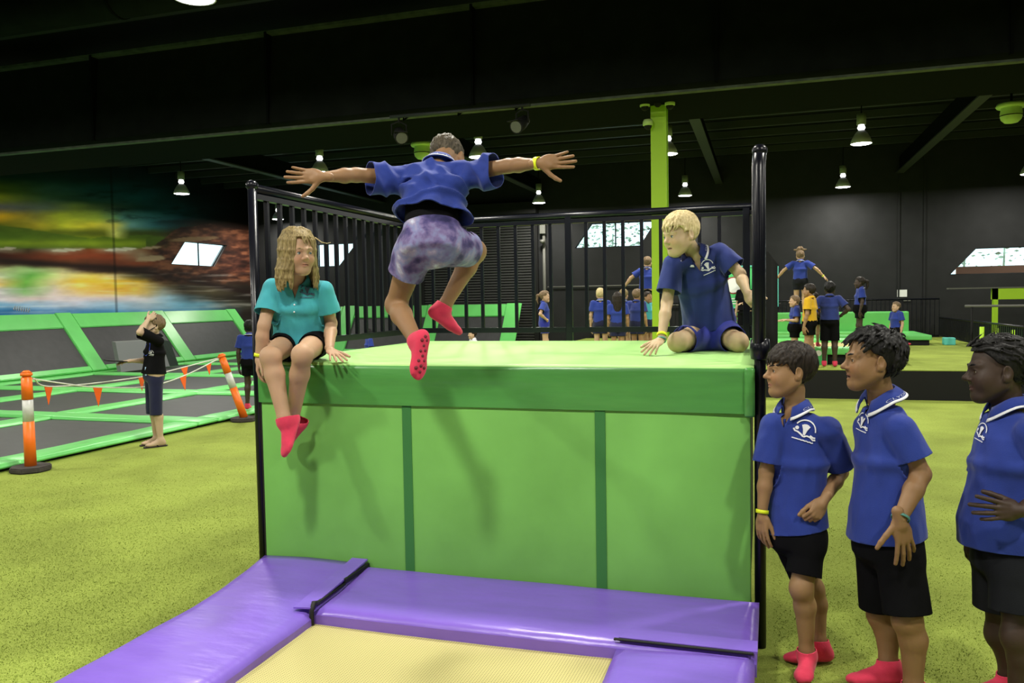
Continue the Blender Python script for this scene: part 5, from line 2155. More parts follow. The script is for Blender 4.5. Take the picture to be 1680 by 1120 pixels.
        for h, e in zip(hips, ends):
            h, e = np.asarray(h, float), np.asarray(e, float)
            w = nrm(e - h)
            lp = cap(h + w * .05, e + w * .05, r0 * g, r1 * g, .03)
            pr.append(lp)
            pr.append(cap(h, h + w * .06, r0 * g * .94, r0 * g, .02))
            legs.append(lp)
            cuts.append((e, w, (lambda c, e=e, w=w, lp=lp: ((c - e) @ w > -.03) & (lp.fn(c[:, 0], c[:, 1], c[:, 2]) < np.min([q.fn(c[:, 0], c[:, 1], c[:, 2]) for q in pr[:2] + legs if q is not lp], axis=0)))))
        return s.cloth(name, pr, cuts, m, res=res, folds=folds, seed=seed, fscale=(8, 8, 5))

    def band(s, a, b, t, m, r=.026, w=.009, name='wristband', tilt=(0, 0, 0)):
        a, b = np.asarray(a, float), np.asarray(b, float)
        ax = nrm(nrm(b - a) + np.array(tilt))
        c = a + (b - a) * t
        u, v, d = frame_from(ax)
        bm = bmesh.new()
        n = 24
        rows = []
        for rr, h in ((r, -w), (r + .003, -w), (r + .003, w), (r, w)):
            rows.append([bm.verts.new(Vector(c) + Vector(d) * h + (Vector(u) * math.cos(2 * math.pi * k / n) + Vector(v) * math.sin(2 * math.pi * k / n)) * rr) for k in range(n)])
        for i in range(4):
            for k in range(n):
                bm.faces.new((rows[i][k], rows[i][(k + 1) % n], rows[(i + 1) % 4][(k + 1) % n], rows[(i + 1) % 4][k])).smooth = True
        bmesh.ops.recalc_face_normals(bm, faces=bm.faces)
        return bm_obj(name, bm, m, s.root)

    # ---------------------------------------------------------------- hair
    def hair(s, m, style='short', thick=.010, seed=1, line=None, res=None, locks=160, length=.05, lock_r=.008, crown=(0, -.03, .12), fringe=0.0, extra=None, rough=0.0, back_low=-.07):
        c, M, z = s.H
        P = s.P
        rr = random.Random(seed)
        cc, rad = np.array((0, -.014, .040)), np.array((.074, .095, .083))
        if line is None:
            line = [(-.13, back_low), (-.05, back_low + .01), (-.022, -.03), (-.008, .012), (.022, .024), (.034, .060), (.06, .082), (.12, .088)]
        ly = np.array([q[0] for q in line])
        lz = np.array([q[1] for q in line])
        ep = ell(P(*cc), (rad + thick) * z, M, .0)

        def fn(X, Y, Z):
            d = ep.fn(X, Y, Z)
            px, py, pz = X - c[0], Y - c[1], Z - c[2]
            y = (px * M[1][0] + py * M[1][1] + pz * M[1][2]) / z
            zz = (px * M[2][0] + py * M[2][1] + pz * M[2][2]) / z
            return np.maximum(d, (np.interp(y, ly, lz) - zz) * z * .8)
        pr = [Prim(fn, ep.lo, ep.hi, 0.0)]
        crown = np.array(crown)
        for i in range(locks):
            # random scalp point inside the hairline
            for _ in range(40):
                v = np.array([rr.gauss(0, 1), rr.gauss(0, 1), rr.gauss(0, 1)])
                v /= np.linalg.norm(v)
                p = cc + v * (rad + thick * .75)
                if p[2] > np.interp(p[1], ly, lz) + .004:
                    break
            q = p.copy()
            pts = [p]
            seg = 4
            ln = length * rr.uniform(.6, 1.25) * (.35 if (abs(p[0]) > .05 and p[2] < .055 and -.05 < p[1] < .06) else 1.0)
            for j in range(seg):
                nn = (q - cc) / rad ** 2
                nn /= np.linalg.norm(nn)
                d = q - crown
                d = d / (np.linalg.norm(d) + 1e-6) + np.array([rr.gauss(0, .25), rr.gauss(0, .25), rr.gauss(0, .2)]) + np.array([0, fringe * (1 if q[1] > .03 else 0), -.35])
                d = d - nn * (d @ nn) + nn * (rough * rr.uniform(-.2, 1.0))
                d /= np.linalg.norm(d)
                q = q + d * ln / seg
                e = np.sqrt((((q - cc) / (rad + thick)) ** 2).sum())
                if e < 1.0 or rough == 0:
                    q = cc + (q - cc) * (1.0 + (0.0 if rough == 0 else .02)) / max(e, 1e-6)
                pts.append(q)
            if any(abs(q2[0]) > .058 and -.048 < q2[1] < .020 and q2[2] < .034 for q2 in pts[1:]):
                continue
            R = lock_r * rr.uniform(.8, 1.2)
            for j in range(seg):
                pr.append(cap(P(*pts[j]), P(*pts[j + 1]), R * z * (1 - .18 * j), R * z * (1 - .18 * (j + 1)), .002))
        if extra:
            pr += extra
        V, Fq = mesh_field(pr, res or (0.0042 if s.hero else .008))
        V = relax(V, Fq, 1, .25)
        me = np_mesh('hair', [(V, Fq, 0)], m)
        return link('hair', me, s.root)


# ================================================================== THE PEOPLE
def D(px, py, t):
    return at_depth(px, py, t)


def cv(r, u, b):
    """direction in picture terms: right, up, towards the viewer"""
    return c_r * r + c_u * u - c_f * b


def lv(px, r, u, b):
    """the same as seen along the view through column px"""
    a = math.atan((px - 840.0) / FPX)
    R2 = c_r * math.cos(a) - c_f * math.sin(a)
    F2 = c_f * math.cos(a) + c_r * math.sin(a)
    return R2 * r + c_u * u - F2 * b


def hz(v):
    v = np.array(v, float)
    v[2] = 0
    return nrm(v)


ZUP = np.array([0, 0, 1.0])


def lerp(a, b, t):
    return np.asarray(a) * (1 - t) + np.asarray(b) * t


# ------------------------------------------------------------------ girl sitting on the edge of the block
def girl():
    s = Person('child in a turquoise polo shirt sitting on the green block edge, legs hanging', (-2.45, 4.0, BH))
    s.skin = (0.46, 0.285, 0.175)
    pel = on_y(496, 561, 4.05)
    ch, nk = D(487, 500, 4.55), D(486, 459, 4.50)
    sR, sL = D(448, 473, 4.50), D(530, 476, 4.52)
    eR, eL = D(433, 534, 4.42), D(543, 530, 4.58)
    wR, wL = on_y(425, 586, 3.80), on_z(541, 573, 1.405)
    side = hz(sL - sR)
    hR, hL = pel - side * .082, pel + side * .082
    kR, kL = on_y(444, 585, 3.64), on_y(496, 582, 3.64)
    aR, aL = on_y(467, 692, 3.60), on_y(480, 692, 3.76)
    front = hz(-np.cross(side, ZUP)) * -1
    front = hz(cv(.15, 0, 1))
    s.torso(pel, ch, nk, side, side, 0.98)
    s.arm(sR, eR, wR, .98)
    s.arm(sL, eL, wL, .98)
    s.leg(hR, kR, aR, 1.0, front * .6)
    s.leg(hL, kL, aL, 1.0, front * .6)
    s.head(D(489, 416, 4.40), cv(.62, -.10, .78), cv(-.04, 1, .06), 1.04, cheek=1.1, gaze=cv(.85, -.12, .5), iris=M_IRISL)
    s.neckcap(D(489, 438, 4.45), .043)
    s.hand(wR, cv(-.10, -1, .05), cv(-1, 0, .35), 1, .92, curl=(.35, .4, .45, .5), thumb=(.5, .3))
    s.hand(wL, nrm(np.array([.75, -.62, -.30])), np.array([0, 0, 1.0]), 1, .92, curl=(.10, .1, .1, .15), spread=.3, thumb=(.9, .1))
    s.foot(aR, cv(-.16, -.86, .42), kR - aR, .225, M_SOCK)
    s.foot(aL, cv(-.60, -.62, -.30), kL - aL, .225, M_SOCK)
    s.finish(skin_mat('fair tanned skin', None), (.42, .17, .13))
    s.eyes()
    s.brows(H_BLONDE, .0026)
    hem = lerp(pel, ch, .10) + front * .01
    o = s.shirt([(sR, eR), (sL, eL)], hem, side, side, M_TEALSHIRT, g=1.0, sl_len=.66, sl_r=(.050, .070), folds=.008, front=front, hem_flare=1.08, fscale=(10, 10, 3.5), seed=4)
    c = s.collar(front, M_TEALSHIRT, None, r=.054)
    s.legwear([hR, hL], [lerp(hR, kR, .42), lerp(hL, kL, .42)], pel, side, M_BLACKCLOTH, r0=.086, r1=.078, waist_up=.07, ax=ZUP, g=.90)
    up = nrm(nk - ch)
    p0 = D(505, 476, 4.42)
    rt = np.cross(up, front)
    s.emblem_at(o, 504, 477, .078, cloth_mat('navy badge thread', (.05, .07, .12)))
    # placket buttons
    pk = s.on_cloth(o, [(0, -.03), (0, -.07)], ch + up * .03, rt, up, front, .002)
    for q in pk:
        bm = bmesh.new()
        bmesh.ops.create_uvsphere(bm, u_segments=8, v_segments=5, radius=.005, matrix=Matrix.Translation(q))
        bm_obj('button', bm, M_WHITECLOTH, o, True)
    s.band(eR, wR, .93, M_BAND, .026)
    # shoulder-length wavy hair, parted
    P = s.P
    rr = random.Random(7)
    ex = []
    for i in range(250):
        a = rr.uniform(.60, 2 * math.pi - .60)
        low = rr.uniform(-.19, -.11) if (a < .95 or a > 2 * math.pi - .95) else rr.uniform(-.20, -.14)
        R = rr.uniform(.93, 1.06)
        sx, cy2 = math.sin(a), math.cos(a)
        wv = rr.uniform(0, 6.3)
        fl = 1.0 + .16 * abs(sx)
        pts = [P(sx * .028 + .010, cy2 * .035 + .0, .130)]
        for rx, ry, zz in ((.058, .072, .114), (.080, .096, .070), (.087, .102, .020), (.089, .098, -.030), (.090 * fl, .090, -.080), (.094 * fl, .086, -.125), (.094 * fl, .080, low)):
            w = .005 * math.sin(wv + zz * 48)
            pts.append(P((sx * rx + w) * R, (cy2 * ry - .014 + w * .5) * R, zz))
        r0 = rr.uniform(.007, .011)
        for j in range(len(pts) - 1):
            ex.append(cap(pts[j], pts[j + 1], r0 * (1 - .11 * j), r0 * (1 - .11 * (j + 1)), .006))
    line = [(-.13, -.10), (-.02, -.08), (.03, -.02), (.045, .055), (.06, .085), (.12, .098)]
    s.hair(H_BLONDE, thick=.018, locks=60, length=.07, seed=3, line=line, crown=(.012, .03, .13), extra=ex)
    bm = bmesh.new()
    add_tube(bm, [P(-.070, .060, .085), P(-.098, .080, .060), P(-.125, .088, .055), P(-.145, .090, .060)], [.004, .003, .002, .0008], 6)
    bm_obj('stray_lock', bm, H_FAIR, s.root, True)


# ------------------------------------------------------------------ child jumping towards the block, seen from behind
def jumper():
    s = Person('child in blue polo and purple galaxy print shorts leaping with arms spread, seen from behind', (-1.42, 3.45, 1.35))
    s.skin = (0.27, 0.150, 0.072)
    pel, ch, nk = D(708, 394, 3.70), D(708, 312, 3.80), D(722, 270, 3.87)
    sL, sR = D(650, 291, 3.83), D(772, 283, 3.80)
    eL, eR = D(584, 287, 3.73), D(834, 272, 3.71)
    wL, wR = D(530, 290, 3.62), D(884, 268, 3.60)
    side = nrm(sR - sL)
    hL, hR = D(682, 404, 3.72), D(736, 402, 3.72)
    kL, kR = D(650, 500, 3.88), D(780, 412, 4.00)
    aL, aR = D(684, 562, 3.64), D(727, 506, 3.98)
    s.torso(pel, ch, nk, side, side, .92)
    s.arm(sL, eL, wL, .96)
    s.arm(sR, eR, wR, .96)
    s.leg(hL, kL, aL, .98, c_f * .5)
    s.leg(hR, kR, aR, .98, c_f * .5)
    s.head(D(735, 264, 3.98), nrm(c_f * .80 + c_r * .36 - ZUP * .42), nrm(ZUP + c_f * .45), 1.0)
    s.neckcap(D(731, 256, 3.93), .043)
    s.nu = nrm(ZUP * .85 + c_f * .40 + c_r * .12)
    s.hand(wL, cv(-1, .03, .12), c_f, -1, .98, curl=(.06, .08, .08, .12), spread=.13, thumb=(.95, -.05), thumb_curl=.25)
    s.hand(wR, cv(1, .10, .10), c_f, 1, .98, curl=(.06, .08, .08, .12), spread=.13, thumb=(.90, -.05), thumb_curl=.25)
    s.foot(aL, cv(-.16, -.97, .06), kL - aL, .215, M_SOCK, grip=True)
    s.foot(aR, cv(.62, -.46, -.60), kR - aR, .215, M_SOCK)
    s.finish(skin_mat('tan skin', None))
    s.eyes()
    s.brows(H_BROWN)
    up = nrm(nk - ch)
    back = -orth(c_f, up)

    def folds(V):
        d = (V - pel) @ nrm(ch - pel)
        x = (V - pel) @ side
        low = np.clip((.20 - d) / .12, 0, 1)
        wob = np.sin(x * 40 + 1.0) * .026 * low
        cr = np.exp(-((d - .175 - .02 * np.sin(x * 16)) / .014) ** 2) * .022
        dg = (1 - np.abs(np.sin((x * 1.0 + d * .9 + .02 * np.sin(x * 30)) * 26)) * 2) * .008 * np.clip((d - .15) / .08, 0, 1)
        dg += np.sin((x * -.9 + d) * 44 + 1.7) * .005 * np.clip((d - .17) / .06, 0, 1)
        return wob + cr + dg
    ax = nrm(ch - pel)
    hem = pel + ax * .125 - c_f * .008
    o = s.shirt([(sL, eL), (sR, eR)], hem, side, side, M_BLUE, g=1.0, sl_len=.66, sl_r=(.052, .078), folds=.007, hem_flare=1.04, fold_fn=folds, vneck=False, top_g=1.05, fscale=(11, 11, 7), seed=8,
                hem_no=nrm(-ax - side * .14),
                extra=[cap(lerp(sL, eL, .1) - c_u * .02, lerp(sL, eL, .75) - c_u * .030, .060, .068, .03), cap(lerp(sR, eR, .1) - c_u * .02, lerp(sR, eR, .75) - c_u * .030, .060, .068, .03)])
    c = s.collar(-back, M_BLUE, M_WHITECLOTH, r=.051, stand=.030, leaf=.034)
    s.collar_text('CLYDE', 11, 21, c)
    # dark waist under the lifted shirt
    pr = [loft(pel + ax * .03, pel + ax * .23, side, [(0, .128, .098), (1, .122, .092)], .02)]
    V, Fq = mesh_field(pr, .008)
    link('undershirt', np_mesh('undershirt', [(V, Fq, 0)], M_BLACKCLOTH), s.root)
    s.legwear([hL, hR], [lerp(hL, kL, .46), lerp(hR, kR, .64)], pel - ax * .01, side, M_GALAXY, g=.93, r0=.094, r1=.090, waist_up=.085, folds=.006, seed=5, ax=ax)
    s.band(eR, wR, .96, M_BAND, .027, .011)
    s.hair(H_BUZZ, thick=.006, locks=140, length=.03, lock_r=.006, seed=5, line=[(-.13, -.055), (-.05, -.05), (-.02, -.02), (-.006, .012), (.022, .03), (.04, .065), (.06, .085), (.12, .095)])


# ------------------------------------------------------------------ fair child kneeling on the block
def kneeler():
    s = Person('fair-haired child in navy blue polo and shorts kneeling on the green block by the rail', (-0.3, 4.75, BH))
    s.skin = (0.50, 0.36, 0.215)
    pel = D(1166, 541, 4.86)
    ch, nk = D(1152, 462, 4.78), D(1139, 416, 4.70)
    sR, sL = D(1104, 434, 4.68), D(1181, 414, 4.72)
    eR, eL = D(1094, 496, 4.64), D(1214, 449, 4.66)
    wR = on_z(1085, 556, 1.425)
    wL = D(1225, 480, 4.52)
    side = nrm(sL - sR)
    hs = hz(c_r)
    front = hz(cv(-.18, 0, 1))
    hR, hL = D(1146, 549, 4.84), D(1187, 549, 4.84)
    kR, kL = D(1111, 561, 4.62), D(1212, 561, 4.60)
    aR, aL = D(1150, 560, 5.02), D(1190, 560, 5.02)
    s.torso(pel, ch, nk, hs, side, .93)
    s.arm(sR, eR, wR, .95)
    s.arm(sL, eL, wL, .95)
    s.leg(hR, kR, aR, 1.0)
    s.leg(hL, kL, aL, 1.0)
    s.head(D(1116, 386, 4.66), lv(1117, -.78, -.22, .60), lv(1117, -.10, 1, .10), 1.06, mouth='open', gaze=lv(1117, -.9, -.25, .4), iris=M_IRISL)
    s.neckcap(D(1129, 400, 4.69), .043)
    s.hand(wR, nrm(cv(-.55, -.25, .55) * [1, 1, .0] + np.array([0, 0, -.35])), nrm(np.array([0, 0, 1.0]) + c_r * .2), -1, .95, curl=(.10, .12, .15, .2), spread=.2, thumb=(.7, .1))
    s.hand(wL, nrm(cv(.15, -.6, .7)), cv(-.7, .3, .6), 1, .95, curl=(.9, .9, .9, .9), spread=.05, thumb=(.6, .5))
    s.foot(aR, nrm(c_f + c_r * .2 + np.array([0, 0, -.15])), np.array([0, 0, -1.0]), .20, M_SOCK)
    s.foot(aL, nrm(c_f - c_r * .1 + np.array([0, 0, -.15])), np.array([0, 0, -1.0]), .20, M_SOCK)
    s.finish(skin_mat('pale skin', None), (.50, .24, .18))
    s.eyes()
    s.brows(H_FAIR, .0024)
    ax = nrm(ch - pel)
    o = s.shirt([(sR, eR), (sL, eL)], pel + ax * .03, hs, side, M_BLUE2, g=.98, sl_len=.72, sl_r=(.050, .072), folds=.010, front=front, seed=12, fscale=(10, 10, 3.5), hem_flare=.97)
    c = s.collar(nrm(front + cv(-.1, 0, 0)), M_BLUE2, M_WHITECLOTH, r=.054)
    s.collar_text('CLYDE', 25, 31, c)
    up = nrm(nk - ch)
    fw = orth(front, up)
    s.emblem_at(o, 1160, 437, .085, M_WHITECLOTH)
    s.legwear([hR, hL], [lerp(hR, kR, .66), lerp(hL, kL, .66)], pel + np.array([0, 0, -.012]), hs, M_BLUESHORT, r0=.090, r1=.076, waist_up=.08, ax=ax, folds=.002)
    s.band(eR, wR, .90, M_BAND, .026, .008)
    s.band(eR, wR, 1.02, M_TEALBAND, .025, .005, 'hair_tie')
    s.hair(H_FAIR, thick=.012, locks=230, length=.055, lock_r=.0062, seed=9, crown=(0, -.05, .13), fringe=.35,
           line=[(-.13, -.065), (-.05, -.055), (-.022, -.02), (-.008, .014), (.022, .020), (.036, .045), (.06, .060), (.12, .066)])


# ------------------------------------------------------------------ standing children on the right
def boy_one():
    off = np.array([.008, -.080, 0.0])
    D = lambda x, y, t: at_depth(x, y, t) + off
    base = on_z(1318, 1085, 0)
    s = Person('dark-haired child in blue polo standing beside the block post, clutching the shirt hem', tuple(base))
    s.skin = (0.30, 0.172, 0.082)
    pel, ch, nk = D(1301, 862, 3.68), D(1304, 752, 3.68), D(1299, 665, 3.68)
    front = hz(lv(1300, -.55, 0, .83))
    side = np.cross(ZUP, front)
    sR, sL = D(1266, 695, 3.69), D(1352, 700, 3.58)
    eR, eL = D(1254, 768, 3.68), D(1374, 768, 3.68)
    wR, wL = D(1247, 836, 3.66), D(1346, 814, 3.54)
    hR, hL = pel - side * .068, pel + side * .068
    kL, kR = D(1311, 954, 3.58), D(1330, 956, 3.76)
    aL, aR = D(1319, 1060, 3.61), D(1339, 1046, 3.72)
    s.torso(pel, ch, nk, side, side, .80)
    s.arm(sR, eR, wR, .92)
    s.arm(sL, eL, wL, .92)
    s.leg(hR, kR, aR, .90, front)
    s.leg(hL, kL, aL, .90, front)
    s.head(D(1291, 607, 3.66), lv(1291, -.93, .0, .36), cv(.02, 1, 0), 1.03, gaze=lv(1291, -.95, 0, .3))
    s.neckcap(D(1301, 636, 3.68), .041)
    s.hand(wR, cv(-.02, -1, .05), cv(-.8, 0, .6), 1, .92, curl=(.2, .25, .3, .3), thumb=(.35, .3))
    s.hand(wL, nrm(cv(-.55, -.75, .2)), cv(.2, .1, 1), -1, .98, curl=(.75, .85, .9, .95), spread=.05, thumb=(.3, .4), thumb_curl=.5)
    s.foot(aL, hz(cv(-.45, 0, .9)), kL - aL, .215, M_SOCK)
    s.foot(aR, hz(cv(-1, 0, .06)), kR - aR, .215, M_SOCK)
    s.finish(skin_mat('olive skin', None), (.34, .14, .10))
    s.eyes()
    s.brows(H_BROWN, .0034)
    ax = nrm(ch - pel)
    o = s.shirt([(sR, eR), (sL, eL)], pel + ax * .012, side, side, M_BLUE, g=.86, sl_len=.80, sl_r=(.052, .070), folds=.010, front=front, seed=21, fscale=(10, 10, 3.5), hem_flare=1.03, hem_no=nrm(-ax + c_r * .22))
    c = s.collar(front, M_BLUE, M_WHITECLOTH, r=.052, stand=.036)
    s.collar_text('CLYDE', 22, 30, c)
    up = nrm(nk - ch)
    fw = orth(nrm(front + c_r * .35 - c_f * .3), up)
    r2 = np.cross(up, fw)
    s.emblem_at(o, 1321, 706, .096, M_WHITECLOTH, .34)
    s.legwear([hR, hL], [lerp(hR, kR, .76), lerp(hL, kL, .76)], pel, side, M_BLACKCLOTH, r0=.076, r1=.084, waist_up=.05, g=.90, ax=ax)
    s.band(eR, wR, .93, M_BAND, .025, .008)
    s.hair(H_BROWN, thick=.012, locks=220, length=.06, lock_r=.0065, seed=13, crown=(0, -.06, .12), fringe=.45,
           line=[(-.13, -.085), (-.05, -.075), (-.024, -.04), (-.012, .0), (.006, -.012), (.020, .010), (.036, .038), (.06, .050), (.12, .058)])


def boy_two():
    off = np.array([-.004, -.115, 0.0])
    D = lambda x, y, t: at_depth(x, y, t) + off
    base = on_z(1470, 1120, 0)
    s = Person('black-haired child in blue polo standing with a hand on the hip, teal band on wrist', tuple(base))
    s.skin = (0.235, 0.130, 0.058)
    pel, ch, nk = D(1450, 872, 3.45), D(1449, 745, 3.45), D(1441, 646, 3.45)
    front = hz(lv(1450, -.85, 0, .52))
    side = np.cross(ZUP, front)
    sL, sR = D(1470, 697, 3.33), D(1422, 694, 3.53)
    eL, eR = D(1504, 768, 3.30), D(1432, 772, 3.55)
    wL, wR = D(1470, 840, 3.22), D(1436, 846, 3.53)
    hL, hR = pel + side * .075, pel - side * .075
    kL, kR = D(1484, 1000, 3.33), D(1443, 992, 3.54)
    aL, aR = D(1492, 1108, 3.33), D(1453, 1072, 3.50)
    s.torso(pel, ch, nk, side, side, .94)
    s.arm(sL, eL, wL, 1.10)
    s.arm(sR, eR, wR, 1.05)
    s.leg(hL, kL, aL, 1.05, front)
    s.leg(hR, kR, aR, 1.05, front)
    s.head(D(1426, 590, 3.42), lv(1426, -.95, .02, .30), cv(.03, 1, 0), 1.07, mouth='open', nose=1.08, gaze=lv(1426, -.95, .03, .3))
    s.neckcap(D(1437, 622, 3.44), .048)
    s.hand(wL, nrm(cv(.22, -.97, .02)), cv(.1, 0, 1), -1, 1.08, curl=(.10, .14, .18, .22), spread=.24, thumb=(.95, .05), thumb_curl=.10)
    s.hand(wR, cv(0, -1, 0), cv(0, 0, -1), 1, 1.0, curl=(.3, .3, .3, .3))
    s.foot(aL, hz(cv(-.95, 0, .4)), kL - aL, .235, M_SOCK)
    s.foot(aR, hz(cv(-1, 0, .0)), kR - aR, .235, M_SOCK)
    s.finish(skin_mat('brown skin', None), (.24, .09, .07))
    s.eyes()
    s.brows(H_BLACK, .0034)
    ax = nrm(ch - pel)
    o = s.shirt([(sL, eL), (sR, eR)], pel + ax * .015, side, side, M_BLUE, g=1.0, sl_len=.66, sl_r=(.056, .068), folds=.010, front=front, seed=31, fscale=(10, 10, 3.5), belly=.015, hem_no=nrm(-ax + c_r * .10))
    c = s.collar(front, M_BLUE, M_WHITECLOTH, r=.058, stand=.034, leaf=.044)
    s.collar_text('CLYDE', 21, 29, c)
    up = nrm(nk - ch)
    fw = orth(nrm(front - c_f * .7), up)
    r2 = np.cross(up, fw)
    s.emblem_at(o, 1416, 692, .080, M_WHITECLOTH, .25)
    s.legwear([hL, hR], [lerp(hL, kL, .90), lerp(hR, kR, .90)], pel, side, M_BLACKCLOTH, r0=.086, r1=.090, waist_up=.09, ax=ax)
    s.band(eL, wL, .96, M_TEALBAND, .031, .005, tilt=(.2, 0, .1))
    s.hair(H_BLACK, thick=.015, locks=260, length=.045, lock_r=.0075, seed=17, crown=(0, -.08, .10), fringe=.2, rough=.55,
           line=[(-.13, -.06), (-.05, -.05), (-.026, -.012), (-.012, .022), (.018, .034), (.032, .055), (.05, .082), (.12, .086)])


def boy_three():
    base = on_z(1655, 1150, 0)
    s = Person('child in blue polo and charcoal shorts with hand on belly, hair tied back', tuple(base))
    s.skin = (0.048, 0.028, 0.019)
    pel, ch, nk = D(1655, 905, 3.20), D(1652, 760, 3.20), D(1653, 664, 3.20)
    front = hz(lv(1650, -.92, 0, .38))
    side = np.cross(ZUP, front)
    sL, sR = D(1692, 712, 3.06), D(1640, 706, 3.36)
    eL, eR = D(1738, 800, 3.02), D(1612, 800, 3.48)
    wL, wR = D(1674, 838, 2.97), D(1594, 876, 3.42)
    hL, hR = pel + side * .082, pel - side * .082
    kL, kR = D(1672, 1045, 3.08), D(1644, 1040, 3.30)
    aL, aR = D(1670, 1152, 3.10), D(1656, 1112, 3.30)
    s.torso(pel, ch, nk, side, side, 1.02, .03)
    s.arm(sL, eL, wL, 1.10)
    s.arm(sR, eR, wR, 1.10)
    s.leg(hL, kL, aL, 1.08, front)
    s.leg(hR, kR, aR, 1.08, front)
    s.head(D(1636, 610, 3.20), lv(1636, -.96, -.02, .28), cv(.02, 1, 0), 1.10, nose=1.12, cheek=1.12, gaze=lv(1636, -.95, 0, .3))
    s.neckcap(D(1650, 638, 3.20), .052)
    s.hand(wL, nrm(cv(-1, .06, .12)), cv(-.1, .15, 1), -1, 1.08, curl=(.05, .30, .38, .45), spread=.22, thumb=(.5, .5))
    s.hand(wR, nrm(cv(-.05, -1, 0)), cv(-.9, 0, .3), 1, 1.02, curl=(.3, .35, .4, .4), thumb=(.35, .3))
    s.foot(aL, hz(cv(-1, 0, .3)), kL - aL, .235, M_SOCK)
    s.foot(aR, hz(cv(-1, 0, .1)), kR - aR, .235, M_SOCK)
    s.finish(skin_mat('dark skin', None), (.09, .035, .03))
    s.eyes()
    s.brows(H_BLACK, .003)
    ax = nrm(ch - pel)
    o = s.shirt([(sL, eL), (sR, eR)], pel + ax * .03, side, side, M_BLUE, g=1.08, sl_len=.74, sl_r=(.056, .070), folds=.010, front=front, seed=41, fscale=(10, 10, 3.5), belly=.05, vneck=False)
    c = s.collar(front, M_BLUE, M_WHITECLOTH, r=.062, stand=.030, leaf=.036, open_a=.30)
    up = nrm(nk - ch)
    fw = orth(nrm(front - c_f * .8), up)
    r2 = np.cross(up, fw)
    s.emblem_at(o, 1611, 708, .075, M_WHITECLOTH, .25)
    s.legwear([hL, hR], [lerp(hL, kL, .68), lerp(hR, kR, .68)], pel, side, M_CHARCOAL, r0=.098, r1=.104, waist_up=.13, ax=ax, g=1.0)
    P = s.P
    rr = random.Random(3)
    ex = [cap(P(0, -.09, .05), P(.0, -.14, .02), .035, .040, .02), cap(P(0, -.14, .02), P(0, -.17, -.06), .040, .020, .02)]
    for i in range(26):
        a = rr.uniform(-1.2, 1.2)
        p = P(.03 * math.sin(a * 2), .075 + rr.uniform(-.01, .015), .095)
        ex.append(cap(p, P(.065 * math.sin(a), .055 + rr.uniform(-.03, .02), .105 + rr.uniform(0, .02)), .0035, .002, .001))
    s.hair(H_BLACK, thick=.011, locks=260, length=.07, lock_r=.0055, seed=19, crown=(0, .10, .06), rough=.18, extra=ex,
           line=[(-.13, -.055), (-.05, -.05), (-.028, -.015), (-.012, .02), (.018, .034), (.036, .055), (.055, .074), (.12, .078)])


girl()
jumper()
kneeler()
boy_one()
boy_two()
boy_three()


